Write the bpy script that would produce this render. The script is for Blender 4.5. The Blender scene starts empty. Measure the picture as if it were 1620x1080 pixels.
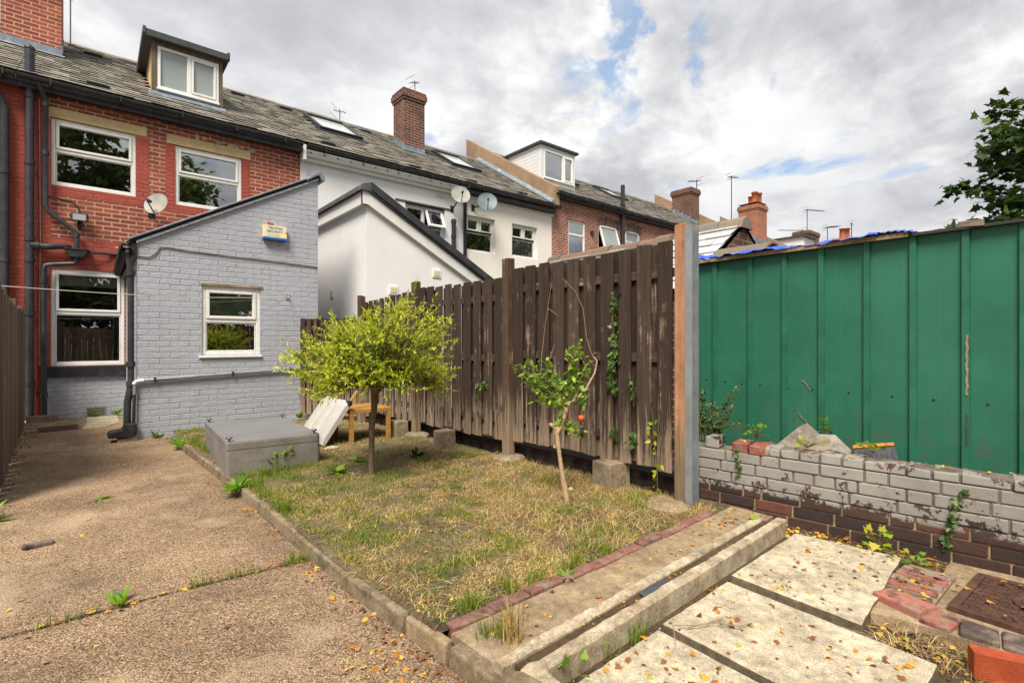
import bpy, math, random
import numpy as np
from mathutils import Vector, Matrix
random.seed(7); RNG = np.random.default_rng(7)
S = bpy.context.scene; COL = S.collection
# ------------------------------------------------------------------ camera
cd = bpy.data.cameras.new('camera'); cam = bpy.data.objects.new('camera', cd); COL.objects.link(cam)
cd.sensor_width = 36; cd.lens = 790/1620*36; cd.clip_start = .05; cd.clip_end = 3000
TH = math.atan(660/790)
cam.location = (0, 0, 1.3); cam.rotation_euler = (math.pi/2, 0, -TH)
S.camera = cam
# ------------------------------------------------------------------ world and sun
SUN_DIR = Vector((-.66, -.54, 1.18)).normalized()          # towards the sun
SUN_EL = math.asin(SUN_DIR.z); SUN_ROT = math.atan2(SUN_DIR.x, SUN_DIR.y)
W = bpy.data.worlds.new('World'); S.world = W; W.use_nodes = True
nt = W.node_tree; nt.nodes.clear()
def wn(t, **a):
    n = nt.nodes.new(t)
    for k, v in a.items(): setattr(n, k, v)
    return n
def wl(a, b): nt.links.new(a, b)
def wmath(op, a, b=None, c=None):
    n = wn('ShaderNodeMath', operation=op)
    for i, v in enumerate((a, b, c)):
        if v is None: continue
        if hasattr(v, 'node'): wl(v, n.inputs[i])
        else: n.inputs[i].default_value = v
    return n.outputs[0]
def wnoise(vec, sc, det, rough=.55, dist=0, off=(0, 0, 0)):
    m = wn('ShaderNodeMapping'); m.inputs['Location'].default_value = off; wl(vec, m.inputs[0])
    n = wn('ShaderNodeTexNoise'); n.inputs['Scale'].default_value = sc; n.inputs['Detail'].default_value = det
    n.inputs['Roughness'].default_value = rough; n.inputs['Distortion'].default_value = dist; wl(m.outputs[0], n.inputs['Vector'])
    return n.outputs['Fac']
def wramp(f, stops):
    r = wn('ShaderNodeValToRGB'); e = r.color_ramp.elements
    while len(e) < len(stops): e.new(.5)
    for q, (p, c) in zip(e, stops): q.position = p; q.color = (*c, 1) if len(c) == 3 else c
    wl(f, r.inputs[0]); return r.outputs[0]
def wmix(f, a, b):
    m = wn('ShaderNodeMix', data_type='RGBA'); wl(f, m.inputs[0]); 
    for i, v in ((6, a), (7, b)):
        if hasattr(v, 'node'): wl(v, m.inputs[i])
        else: m.inputs[i].default_value = (*v, 1)
    return m.outputs[2]
tc = wn('ShaderNodeTexCoord'); sx = wn('ShaderNodeSeparateXYZ'); wl(tc.outputs['Generated'], sx.inputs[0])
den = wmath('ADD', wmath('MAXIMUM', sx.outputs[2], 0.0), .16)
cx = wn('ShaderNodeCombineXYZ'); wl(wmath('DIVIDE', sx.outputs[0], den), cx.inputs[0]); wl(wmath('DIVIDE', sx.outputs[1], den), cx.inputs[1])
pv = cx.outputs[0]
sky = wn('ShaderNodeTexSky', sky_type='NISHITA', sun_disc=False, sun_elevation=SUN_EL, sun_rotation=SUN_ROT)
n1 = wnoise(pv, .85, 10, .56, .35, (3.1, 1.2, 0))
n2 = wnoise(pv, 2.1, 9, .6, .15, (7.7, 2.2, 0))
n3 = wnoise(tc.outputs['Generated'], 4.2, 9, .6, .1, (1.3, .4, 2.0))
shade = wmath('ADD', wmath('MULTIPLY', n1, .5), wmath('ADD', wmath('MULTIPLY', n2, .28), wmath('MULTIPLY', n3, .25)))
cloud = wramp(shade, [(.41, (2.5, 2.58, 2.85)), (.475, (3.65, 3.7, 3.95)), (.525, (5.0, 5.0, 5.1)), (.58, (7.2, 7.15, 7.0))])
cover = wramp(wnoise(pv, 1.25, 9, .58, .6, (11.4, 5.35, 0)), [(.325, (0, 0, 0)), (.40, (1, 1, 1))])
def patch(d, lo, hi, amp):
    dp = wn('ShaderNodeVectorMath', operation='DOT_PRODUCT'); wl(tc.outputs['Generated'], dp.inputs[0]); dp.inputs[1].default_value = Vector(d).normalized()
    v = wmath('ADD', dp.outputs['Value'], wmath('MULTIPLY', wmath('SUBTRACT', wnoise(tc.outputs['Generated'], 7, 9, .62, .4, (2, 5, 1)), .5), amp))
    return wramp(v, [(lo, (0, 0, 0)), (hi, (1, 1, 1))])
cloud = wmix(wmath('MULTIPLY', patch((.876, .377, .285), .975, .998, .05), .8), cloud, (8.3, 8.2, 8.0))
cloud = wmix(wmath('MULTIPLY', patch((.93, .36, .22), .978, .997, .04), .6), cloud, (4.3, 4.4, 4.6))
cloud = wmix(wmath('MULTIPLY', patch((.2, .86, .56), .90, 1.0, .12), .45), cloud, (4.1, 4.2, 4.5))
gapn = wramp(wnoise(tc.outputs['Generated'], 10, 11, .62, .2, (4.4, 1.7, 2.2)), [(.52, (0, 0, 0)), (.62, (1, 1, 1))])
cover = wmix(wmath('MULTIPLY', patch((.715, .505, .49), .988, .998, .02), gapn), cover, (.1, .1, .1))
cloud = wmix(wmath('MULTIPLY', wramp(wnoise(pv, 2.6, 10, .6, .15, (9, 4, 1)), [(.50, (0, 0, 0)), (.66, (1, 1, 1))]), .45), cloud, (3.1, 3.15, 3.4))
skyc = wn('ShaderNodeMix', data_type='RGBA', blend_type='MIX'); skyc.inputs[0].default_value = .45
wl(sky.outputs[0], skyc.inputs[6]); skyc.inputs[7].default_value = (3.2, 4.6, 6.6, 1)
bg = wn('ShaderNodeBackground'); bg.inputs['Strength'].default_value = .1
wl(wmix(cover, skyc.outputs[2], cloud), bg.inputs['Color'])
wl(bg.outputs[0], wn('ShaderNodeOutputWorld').inputs[0])
sd = bpy.data.lights.new('sun', 'SUN'); sun = bpy.data.objects.new('sun', sd); COL.objects.link(sun)
sd.energy = 4.0; sd.angle = math.radians(24); sd.color = (1, .91, .78)
sun.rotation_euler = SUN_DIR.to_track_quat('Z', 'Y').to_euler()
S.view_settings.view_transform = 'Standard'; S.view_settings.look = 'None'
S.view_settings.exposure = 0.68; S.view_settings.gamma = 1; S.view_settings.use_curve_mapping = False
S.cycles.max_bounces = 8; S.cycles.transparent_max_bounces = 12

# ------------------------------------------------------------------ material helper
class Mt:
    def __init__(s, name, rough=.85, spec=.3, metal=0., col=None):
        s.m = bpy.data.materials.new(name); s.m.use_nodes = True
        s.t = s.m.node_tree; s.p = s.t.nodes['Principled BSDF']
        s.p.inputs['Roughness'].default_value = rough; s.p.inputs['Specular IOR Level'].default_value = spec
        s.p.inputs['Metallic'].default_value = metal
        if col: s.p.inputs['Base Color'].default_value = (*col, 1)
    def n(s, t, **a):
        n = s.t.nodes.new(t)
        for k, v in a.items(): setattr(n, k, v)
        return n
    def l(s, a, b):
        if hasattr(a, 'node'): s.t.links.new(a, b)
        elif isinstance(a, (tuple, list)): b.default_value = (*a, 1) if len(a) == 3 and len(b.default_value) == 4 else a
        else: b.default_value = a
    def pos(s): return s.n('ShaderNodeNewGeometry').outputs['Position']
    def isl(s): return s.n('ShaderNodeNewGeometry').outputs['Random Per Island']
    def uv(s): return s.n('ShaderNodeTexCoord').outputs['UV']
    def map(s, v, sc=(1, 1, 1), loc=(0, 0, 0)):
        m = s.n('ShaderNodeMapping'); s.l(v, m.inputs[0]); m.inputs['Scale'].default_value = sc; m.inputs['Location'].default_value = loc
        return m.outputs[0]
    def noise(s, sc, det=6, rough=.6, vec=None, dist=0, out='Fac'):
        n = s.n('ShaderNodeTexNoise'); s.l(vec or s.pos(), n.inputs['Vector'])
        for k, v in (('Scale', sc), ('Detail', det), ('Roughness', rough), ('Distortion', dist)): n.inputs[k].default_value = v
        return n.outputs[out]
    def vor(s, sc, vec=None, feature='F1', out='Distance'):
        n = s.n('ShaderNodeTexVoronoi', feature=feature); s.l(vec or s.pos(), n.inputs['Vector']); n.inputs['Scale'].default_value = sc
        return n.outputs[out]
    def ramp(s, f, stops, interp='LINEAR'):
        r = s.n('ShaderNodeValToRGB'); r.color_ramp.interpolation = interp; e = r.color_ramp.elements
        while len(e) < len(stops): e.new(.5)
        for q, (p, c) in zip(e, stops): q.position = p; q.color = (c, c, c, 1) if isinstance(c, (int, float)) else (*c, 1)
        s.l(f, r.inputs[0]); return r.outputs[0]
    def mix(s, f, a, b, blend='MIX'):
        m = s.n('ShaderNodeMix', data_type='RGBA', blend_type=blend); s.l(f, m.inputs[0]); s.l(a, m.inputs[6]); s.l(b, m.inputs[7])
        return m.outputs[2]
    def mth(s, op, a, b=None, c=None):
        n = s.n('ShaderNodeMath', operation=op)
        for i, v in enumerate((a, b, c)):
            if v is not None: s.l(v, n.inputs[i])
        return n.outputs[0]
    def sep(s, v):
        n = s.n('ShaderNodeSeparateXYZ'); s.l(v, n.inputs[0]); return n.outputs
    def col(s, c): s.l(c, s.p.inputs['Base Color']); return s
    def bump(s, h, st=.5, d=.01):
        b = s.n('ShaderNodeBump'); b.inputs['Strength'].default_value = st; b.inputs['Distance'].default_value = d
        s.l(h, b.inputs['Height']); s.l(b.outputs[0], s.p.inputs['Normal']); return s
    def brick(s, c1, c2, mo, w=.232, h=.0775, ms=.009, smooth=.15, wob=.004):
        u = s.uv()
        nz = s.noise(9, 3, .5, u, 0, 'Color')
        a = s.n('ShaderNodeVectorMath', operation='MULTIPLY_ADD'); s.l(nz, a.inputs[0]); a.inputs[1].default_value = (wob, wob, 0); s.l(u, a.inputs[2])
        b = s.n('ShaderNodeTexBrick'); s.l(a.outputs[0], b.inputs['Vector'])
        b.inputs['Scale'].default_value = 1; b.inputs['Brick Width'].default_value = w; b.inputs['Row Height'].default_value = h
        b.inputs['Mortar Size'].default_value = ms; b.inputs['Mortar Smooth'].default_value = smooth; b.inputs['Bias'].default_value = 0
        s.l(c1, b.inputs['Color1']); s.l(c2, b.inputs['Color2']); s.l(mo, b.inputs['Mortar'])
        return b.outputs['Color'], b.outputs['Fac']

def mat_brick(name, c1, c2, mo, dirt=(.09, .06, .05), ms=.008, **k):
    w = Mt(name, .9, .2); c, f = w.brick(c1, c2, mo, ms=ms, **k)
    c = w.mix(w.ramp(w.noise(2.3, 8, .65), [(.46, 0), (.72, .75)]), c, dirt)
    c = w.mix(.5, c, w.ramp(w.noise(55, 4, .7), [(.3, .35), (.7, .75)]), 'OVERLAY')
    c = w.mix(w.ramp(w.noise(4.2, 9, .7, w.map(w.pos(), (1, 1, 1), (5, 9, 3))), [(.66, 0), (.74, .55)]), c, (.52, .45, .4))
    h = w.mth('ADD', w.mth('MULTIPLY', f, -1), w.mth('MULTIPLY', w.noise(40, 5, .7), .45))
    return w.col(c).bump(h, .75, .009).m
def mat_paintbrick(name, base, dark, chips=(.3, .11, .07), chip_at=.69, mort=None):
    w = Mt(name, .6, .3); c, f = w.brick(base, [x*.95 for x in base], mort or [x*.9 for x in base], ms=.010, smooth=.8, wob=.030)
    patch = w.ramp(w.noise(6.5, 6, .65), [(.38, .12), (.62, 1)])        # some joints are filled with paint
    line = w.mth('MULTIPLY', f, patch)
    c = w.mix(line, [x*1.0 for x in base], c)
    c = w.mix(w.mth('MULTIPLY', w.ramp(f, [(.75, 0), (1, .55)]), w.ramp(w.noise(4.5, 7, .7, w.map(w.pos(), loc=(8, 3, 5))), [(.5, 0), (.62, 1)])), c, [x*.42 for x in base])
    c = w.mix(w.ramp(w.noise(1.6, 8, .65), [(.42, 0), (.75, .6)]), c, dark)
    c = w.mix(.25, c, w.ramp(w.noise(26, 6, .75), [(.3, .3), (.7, .75)]), 'OVERLAY')
    cm = w.ramp(w.noise(13, 8, .72), [(chip_at, 0), (chip_at+.02, 1)], 'LINEAR')
    c = w.mix(cm, c, chips)
    drip = w.ramp(w.noise(3, 7, .65, w.map(w.pos(), (5, 5, .35))), [(.52, 0), (.72, .3)])
    c = w.mix(drip, c, [x*.62 for x in base])
    h = w.mth('ADD', w.mth('MULTIPLY', line, -1.1), w.mth('ADD', w.mth('MULTIPLY', w.noise(13, 7, .7), 1.5), w.mth('MULTIPLY', cm, -.4)))
    return w.col(c).bump(h, .62, .011).m
def mat_plain(name, c, rough=.5, spec=.4, metal=0, var=.18, sc=6, dirt=None, bump=.0, bsc=60):
    w = Mt(name, rough, spec, metal)
    k = w.mix(w.ramp(w.noise(sc, 7, .65), [(.35, 0), (.7, 1)]), [x*(1-var) for x in c], [min(1, x*(1+var*.5)) for x in c])
    if dirt: k = w.mix(w.ramp(w.noise(sc*.6, 9, .7, w.map(w.pos(), (1, 1, .5), (4, 7, 1))), [(.52, 0), (.68, .75)]), k, dirt)
    w.col(k)
    if bump: w.bump(w.noise(bsc, 6, .7), bump, .006)
    return w.m
def mat_island(name, stops, rough=.7, spec=.25, fine=None, bump=0, bsc=50, trans=0, over=.35, fsc=25):
    w = Mt(name, rough, spec)
    c = w.ramp(w.isl(), stops)
    if fine: c = w.mix(over, c, w.ramp(w.noise(fsc, 7, .7), [(.3, fine[0]), (.7, fine[1])]), 'OVERLAY')
    w.col(c)
    if bump: w.bump(w.noise(bsc, 6, .7), bump, .006)
    if trans:
        t = w.n('ShaderNodeBsdfTranslucent'); w.l(w.mix(1, c, (1, 1, .45), 'MULTIPLY'), t.inputs[0])
        m = w.n('ShaderNodeMixShader'); m.inputs[0].default_value = trans
        w.l(w.p.outputs[0], m.inputs[1]); w.l(t.outputs[0], m.inputs[2]); w.l(m.outputs[0], w.t.nodes['Material Output'].inputs[0])
    return w.m
def mat_wood(name, base, pale, worn=.55, axis=2, red=None, low=None, rough=.85, kn=1):
    w = Mt(name, rough, .2)
    sc = [46, 46, 46]; sc[axis] = 1.2
    nz = w.noise(5, 3, .5, None, 0, 'Color')
    wv = w.n('ShaderNodeVectorMath', operation='MULTIPLY_ADD'); w.l(nz, wv.inputs[0]); wv.inputs[1].default_value = (.02, .02, .02); w.l(w.pos(), wv.inputs[2])
    il = w.n('ShaderNodeCombineXYZ'); w.l(w.mth('MULTIPLY', w.isl(), 40), il.inputs[0]); w.l(w.mth('MULTIPLY', w.isl(), 17), il.inputs[2])
    ad = w.n('ShaderNodeVectorMath', operation='ADD'); w.l(wv.outputs[0], ad.inputs[0]); w.l(il.outputs[0], ad.inputs[1]); P = ad.outputs[0]
    g = w.noise(1, 9, .72, w.map(P, sc))
    c = w.mix(w.isl(), [x*.62 for x in base], [x*1.45 for x in base])
    c = w.mix(w.ramp(g, [(.36, .0), (.66, .75)]), c, [x*.3 for x in base])
    g2 = w.noise(1, 9, .78, w.map(P, [q*.62 for q in sc], (3, 3, 3)))
    k = w.ramp(w.mth('ADD', w.mth('MULTIPLY', g2, .6), w.mth('MULTIPLY', w.noise(3.2, 7, .65, P), .4)), [(worn, 0), (worn+.05, .9)])
    if low:                                                  # worn bare towards the foot of each board
        z = w.sep(w.pos())[2]
        zz = w.mth('ADD', z, w.mth('MULTIPLY', w.mth('SUBTRACT', g2, .5), 3.2))
        k = w.mth('MAXIMUM', k, w.ramp(zz, [(low[0]-.27, .85), (low[1]-.22, 0)]))
    c = w.mix(k, c, w.mix(w.ramp(g, [(.35, 0), (.65, 1)]), pale, [x*.5 for x in pale]))
    if kn:
        kv = w.vor(1, w.map(P, [6.5 if i != axis else 2.4 for i in range(3)]))
        c = w.mix(w.ramp(kv, [(.07, .85), (.13, 0)]), c, [x*.35 for x in base])
    if red: c = w.mix(w.ramp(w.mth('ADD', w.sep(w.pos())[2], w.mth('ADD', w.mth('MULTIPLY', w.noise(4, 7, .7), .6), w.mth('MULTIPLY', w.mth('SUBTRACT', g2, .5), 1.6))), [(red[1], 0), (min(1, red[1]+.16), 1)]), c, w.mix(w.ramp(w.mth('ADD', w.mth('MULTIPLY', g, .5), w.mth('MULTIPLY', w.noise(5, 7, .7), .5)), [(.38, 0), (.62, 1)]), red[0], [x*.45 for x in red[0]]))
    w.col(c).bump(g, .8, .005)
    return w.m

def glass(name, tint=(.35, .38, .38), refl=.2):
    w = Mt(name); t = w.t
    tr = w.n('ShaderNodeBsdfTransparent'); tr.inputs[0].default_value = (*tint, 1)
    gl = w.n('ShaderNodeBsdfGlossy'); gl.inputs['Roughness'].default_value = .01; gl.inputs[0].default_value = (.9, .93, .95, 1)
    fr = w.n('ShaderNodeFresnel'); fr.inputs[0].default_value = 1.5
    fac = w.mth('ADD', w.mth('MULTIPLY', fr.outputs[0], 1.3), refl)
    b = w.n('ShaderNodeBump'); b.inputs['Strength'].default_value = .06; b.inputs['Distance'].default_value = .02
    w.l(w.noise(1.6, 2, .5), b.inputs['Height']); w.l(b.outputs[0], gl.inputs['Normal'])
    m = w.n('ShaderNodeMixShader'); w.l(fac, m.inputs[0]); w.l(tr.outputs[0], m.inputs[1]); w.l(gl.outputs[0], m.inputs[2])
    w.l(m.outputs[0], t.nodes['Material Output'].inputs[0]); return w.m

MT = {}
MT['brick'] = mat_brick('red brick', (.36, .10, .058), (.20, .055, .04), (.50, .32, .24), dirt=(.13, .05, .04), ms=.010)
MT['brick_paint'] = mat_paintbrick('brick in red masonry paint', (.36, .075, .05), (.24, .05, .04), (.30, .14, .11), .69, mort=(.17, .04, .032))
MT['brick_far'] = mat_brick('old red brick', (.34, .12, .085), (.22, .075, .06), (.48, .36, .3), dirt=(.13, .07, .055), ms=.012)
MT['brick_chim'] = mat_brick('sooty chimney brick', (.165, .062, .043), (.08, .042, .036), (.28, .2, .155), dirt=(.055, .038, .033), ms=.010)
MT['brick_orange'] = mat_brick('orange chimney brick', (.36, .125, .07), (.25, .09, .06), (.45, .3, .22), dirt=(.17, .085, .06))
MT['brick_grey'] = mat_paintbrick('brick in blue grey masonry paint', (.385, .405, .46), (.31, .325, .375), (.33, .15, .10), .70, mort=(.30, .315, .36))
MT['render_grey'] = mat_plain('pale grey render', (.76, .765, .775), .9, .15, var=.06, sc=1.2, dirt=(.66, .66, .665), bump=.25, bsc=90)
MT['render_cream'] = mat_plain('cream render', (.78, .75, .70), .9, .15, var=.05, sc=1.2, dirt=(.69, .66, .60), bump=.25, bsc=90)
MT['tan'] = mat_plain('tan cement render', (.33, .23, .15), .95, .1, var=.25, sc=2.5, dirt=(.16, .11, .08), bump=.4, bsc=40)
MT['stone'] = mat_plain('cream painted stone', (.60, .45, .24), .85, .2, var=.15, sc=5, dirt=(.42, .3, .17), bump=.4, bsc=30)
MT['black'] = mat_plain('black weathered plastic', (.022, .024, .028), .42, .45, var=.35, sc=9, dirt=(.06, .06, .065))
MT['pipe'] = mat_plain('black grey painted iron', (.036, .039, .048), .45, .4, var=.35, sc=7, dirt=(.07, .065, .065))
MT['upvc'] = mat_plain('white window plastic', (.78, .78, .76), .35, .45, var=.05, sc=8, dirt=(.62, .6, .54))
MT['white'] = mat_plain('white painted board', (.72, .72, .71), .55, .35, var=.06, sc=4, dirt=(.6, .59, .56))
MT['lead'] = mat_plain('weathered lead', (.20, .25, .30), .55, .5, .3, var=.3, sc=8, dirt=(.4, .44, .47), bump=.3)
MT['glass'] = glass('window glass', (.66, .70, .68), .28)
MT['frost'] = mat_plain('frosted glass', (.26, .30, .31), .12, .6, var=.08, sc=1)
MT['skyglass'] = mat_plain('roof window glass', (.55, .58, .6), .12, .8, var=.1, sc=1)
MT['blind'] = mat_plain('roller blind', (.62, .68, .60), .9, .1, var=.06)
MT['blindw'] = mat_plain('white blind', (.74, .72, .64), .9, .1, var=.05)
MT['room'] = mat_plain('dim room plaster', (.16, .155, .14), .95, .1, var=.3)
MT['curtain'] = mat_plain('green curtain', (.12, .15, .05), .95, .1, var=.4, sc=14)
MT['slate'] = mat_island('roof slate', [(0, (.10, .092, .078)), (.3, (.165, .152, .13)), (.6, (.215, .20, .172)), (.85, (.28, .26, .22)), (1, (.13, .118, .095))], .75, .25, (.28, .74), .45, 40)
MT['slate_pale'] = mat_island('pale shiny slate', [(0, (.40, .41, .42)), (1, (.62, .62, .62))], .35, .5, (.4, .6), .1, 40)
MT['felt'] = mat_plain('dark roof underlay', (.05, .048, .045), .9, .2)
MT['ridge'] = mat_island('clay ridge tile', [(0, (.15, .125, .10)), (.6, (.22, .18, .14)), (1, (.17, .16, .14))], .9, .2, (.3, .7), .4, 30)
MT['ridge_red'] = mat_island('terracotta ridge tile', [(0, (.13, .105, .085)), (.5, (.17, .13, .10)), (1, (.22, .125, .09))], .9, .2, (.3, .7), .5, 30)
MT['slab_felt'] = mat_plain('grey green felt roofing', (.055, .063, .06), .75, .3, var=.25, dirt=(.11, .12, .11))
MT['dkwood'] = mat_wood('weathered dormer board', (.16, .13, .10), (.3, .27, .23), .56)
MT['cladding'] = mat_plain('white plastic cladding', (.66, .67, .69), .45, .4, var=.04)
MT['fence'] = mat_wood('brown stained fence board', (.062, .042, .034), (.38, .285, .205), .556, low=(.62, .86))
MT['fence_l'] = mat_wood('grey brown fence board', (.17, .125, .088), (.34, .27, .20), .58)
MT['rail'] = mat_wood('fence rail', (.075, .053, .042), (.34, .27, .2), .55, axis=1)
MT['post'] = mat_wood('fence post', (.27, .20, .125), (.40, .33, .23), .57, red=((.50, .26, .15), .80), kn=0)
MT['post_dk'] = mat_wood('dark fence post', (.12, .075, .05), (.36, .27, .19), .54, low=(.6, .85), kn=0)
MT['galv'] = mat_plain('galvanised steel', (.34, .38, .42), .45, .5, .55, var=.25, sc=5, dirt=(.36, .33, .22), bump=.1)
MT['tablewood'] = mat_wood('honey coloured table wood', (.55, .29, .085), (.6, .35, .13), .8, axis=0, rough=.5)
MT['legwood'] = mat_wood('pale lacquered wood', (.62, .36, .12), (.66, .42, .18), .8, rough=.5)
def m_fabric(name, c, d, sc):
    w = Mt(name, .9, .15)
    k = w.mix(w.ramp(w.noise(3, 6, .6), [(.4, 0), (.7, 1)]), c, d)
    t = w.noise(1, 3, .7, w.map(w.pos(), (sc, sc, sc*.16)))
    k = w.mix(.45, k, w.ramp(t, [(.3, .25), (.7, .75)]), 'OVERLAY')
    return w.col(k).bump(t, .4, .003).m
MT['divan'] = m_fabric('grey divan fabric', (.21, .197, .182), (.14, .132, .12), 130)
MT['divan_top'] = m_fabric('thin grey lining cloth', (.19, .19, .195), (.16, .16, .165), 260)
MT['cushion'] = m_fabric('pale grey quilted fabric', (.42, .41, .385), (.34, .33, .31), 140)
MT['chrome'] = mat_plain('dull metal', (.3, .29, .27), .3, .5, .9)
def m_path():
    w = Mt('exposed aggregate concrete', .9, .2)
    v = w.pos()
    pc = w.vor(160, v, out='Color'); pd = w.vor(160, v)
    r = w.sep(pc)[0]
    peb = w.ramp(r, [(0, (.07, .052, .036)), (.18, (.22, .135, .078)), (.45, (.34, .22, .13)), (.7, (.41, .275, .165)), (.88, (.48, .36, .24)), (1, (.60, .51, .39))])
    c = w.mix(w.ramp(pd, [(.5, 0), (.85, .7)]), peb, (.16, .11, .072))
    c = w.mix(.75, c, w.ramp(w.noise(.8, 9, .68), [(.34, .2), (.68, .70)]), 'OVERLAY')
    c = w.mix(.5, c, w.ramp(w.noise(34, 6, .75), [(.32, .2), (.68, .78)]), 'OVERLAY')
    c = w.mix(w.ramp(w.noise(1.5, 7, .6, w.map(v, loc=(3, 8, 1))), [(.55, 0), (.70, .65)]), c, (.47, .36, .24))
    c = w.mix(w.ramp(w.noise(2.2, 8, .7, w.map(v, loc=(13, 2, 1))), [(.54, 0), (.74, .7)]), c, (.12, .09, .065))
    h = w.mth('ADD', w.mth('MULTIPLY', pd, -1), w.mth('MULTIPLY', w.noise(300, 3, .7), .2))
    return w.col(c).bump(h, .8, .008).m
MT['path'] = m_path()
def m_conc(name, c, d, dark, sc=1.6, stain=.55, bump=.5, moss=None, bd=.006):
    w = Mt(name, .92, .15)
    k = w.mix(w.ramp(w.noise(sc, 9, .68), [(.35, 0), (.68, 1)]), c, d)
    k = w.mix(w.ramp(w.noise(sc*3.1, 9, .75, w.map(w.pos(), loc=(2, 5, 1))), [(stain, 0), (stain+.14, .75)]), k, dark)
    sp = w.ramp(w.noise(170, 4, .75), [(.34, .18), (.5, .5), (.7, .78)])
    k = w.mix(.6, k, sp, 'OVERLAY')
    k = w.mix(.7, k, w.ramp(w.noise(21, 8, .78, w.map(w.pos(), loc=(6, 2, 9))), [(.33, .22), (.5, .5), (.67, .76)]), 'OVERLAY')
    k = w.mix(.6, k, w.ramp(w.noise(5, 8, .7, w.map(w.pos(), loc=(1, 7, 3))), [(.35, .28), (.65, .7)]), 'OVERLAY')
    pit = w.ramp(w.vor(70), [(.1, 0), (.22, 1)])
    k = w.mix(w.mth('MULTIPLY', w.mth('SUBTRACT', 1, pit), .5), k, dark)
    if moss: k = w.mix(w.ramp(w.noise(6, 9, .75, w.map(w.pos(), loc=(9, 1, 4))), [(.58, 0), (.7, .7)]), k, moss)
    w.col(k).bump(w.mth('ADD', w.noise(60, 9, .75), w.mth('MULTIPLY', pit, .25)), bump, bd)
    return w.m
MT['slab'] = m_conc('pale paving concrete', (.53, .465, .345), (.40, .345, .245), (.17, .135, .095), 1.8, .54, .9, moss=(.30, .255, .15))
MT['slab_side'] = m_conc('slab edge with dirt and painted shade', (.20, .155, .105), (.13, .10, .07), (.07, .055, .04), 3, .52, .7)  # dark edge colour holds both soaked dirt and the shade of the slab gaps
MT['strip'] = m_conc('tan worn concrete', (.32, .24, .155), (.25, .185, .115), (.44, .38, .29), 2.5, .60, .8)
MT['kerb'] = m_conc('mossy kerb concrete', (.25, .20, .135), (.18, .14, .09), (.08, .065, .045), 3, .5, .8, moss=(.19, .18, .08))
MT['trench'] = m_conc('old pale concrete edge', (.50, .43, .32), (.32, .25, .165), (.20, .15, .10), 5, .53, .9, moss=(.25, .21, .1))
MT['block'] = m_conc('concrete block', (.27, .215, .15), (.21, .165, .115), (.13, .1, .075), 3, .56, .7)
MT['yard'] = m_conc('stained yard concrete', (.36, .29, .19), (.22, .17, .11), (.12, .09, .065), 1.4, .52, .5)
def m_soil(name, a, b, c, d):
    w = Mt(name, .97, .1)
    k = w.mix(w.ramp(w.noise(2.2, 8, .65), [(.38, 0), (.62, 1)]), a, b)
    k = w.mix(w.ramp(w.vor(60, out='Color'), [(.3, 0), (.9, .6)]), k, c)
    k = w.mix(w.ramp(w.noise(38, 9, .75), [(.52, 0), (.68, .8)]), k, d)
    return w.col(k).bump(w.noise(30, 10, .8), 1, .03).m
def m_lawn():
    w = Mt('dry patchy lawn soil', .97, .1)
    k = w.mix(w.ramp(w.noise(1.9, 9, .7), [(.40, 0), (.60, 1)]), (.085, .068, .05), (.29, .22, .13))
    k = w.mix(w.ramp(w.noise(3.4, 8, .7, w.map(w.pos(), loc=(3, 1, 7))), [(.52, 0), (.66, .7)]), k, (.17, .19, .05))
    k = w.mix(w.ramp(w.vor(75, out='Color'), [(.3, 0), (.9, .7)]), k, (.30, .23, .13))
    k = w.mix(w.ramp(w.noise(34, 9, .78), [(.50, 0), (.64, .9)]), k, (.05, .04, .03))
    return w.col(k).bump(w.noise(30, 10, .8), 1, .03).m
MT['soil'] = m_lawn()
MT['dirt'] = m_soil('leafy dirt', (.10, .075, .05), (.16, .115, .07), (.2, .13, .07), (.04, .03, .022))
MT['earth'] = m_soil('earth', (.15, .13, .09), (.12, .13, .07), (.2, .15, .1), (.06, .05, .04))
def m_redbrick(name, a, b, c):
    w = Mt(name, .97, .08)
    oi = w.n('ShaderNodeObjectInfo'); k = w.ramp(w.mth('FRACT', w.mth('ADD', w.isl(), oi.outputs['Random'])), [(0, a), (.5, b), (1, c)])
    k = w.mix(w.mth('MULTIPLY', w.mth('FRACT', w.mth('MULTIPLY', oi.outputs['Random'], 7.3)), .25), k, (.16, .135, .12))
    k = w.mix(.5, k, w.ramp(w.noise(45, 8, .75), [(.3, .25), (.7, .75)]), 'OVERLAY')
    k = w.mix(w.ramp(w.noise(9, 9, .7), [(.50, 0), (.62, .75)]), k, (.27, .215, .17))
    k = w.mix(w.ramp(w.noise(7, 9, .7, w.map(w.pos(), loc=(4, 4, 2))), [(.53, 0), (.62, .8)]), k, (.065, .052, .048))
    return w.col(k).bump(w.noise(60, 8, .75), .8, .006).m
MT['rbrick'] = m_redbrick('worn red brick', (.32, .115, .08), (.085, .06, .055), (.25, .20, .17))
MT['edgebrick'] = m_redbrick('pinkish edging brick', (.27, .125, .10), (.22, .095, .08), (.19, .09, .08))
MT['redface'] = m_redbrick('flaking red brick', (.28, .085, .055), (.28, .085, .055), (.28, .085, .055))
MT['nbrick'] = mat_plain('new orange red brick', (.42, .085, .035), .85, .2, var=.3, sc=12, dirt=(.3, .06, .035), bump=.6, bsc=70)
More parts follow.
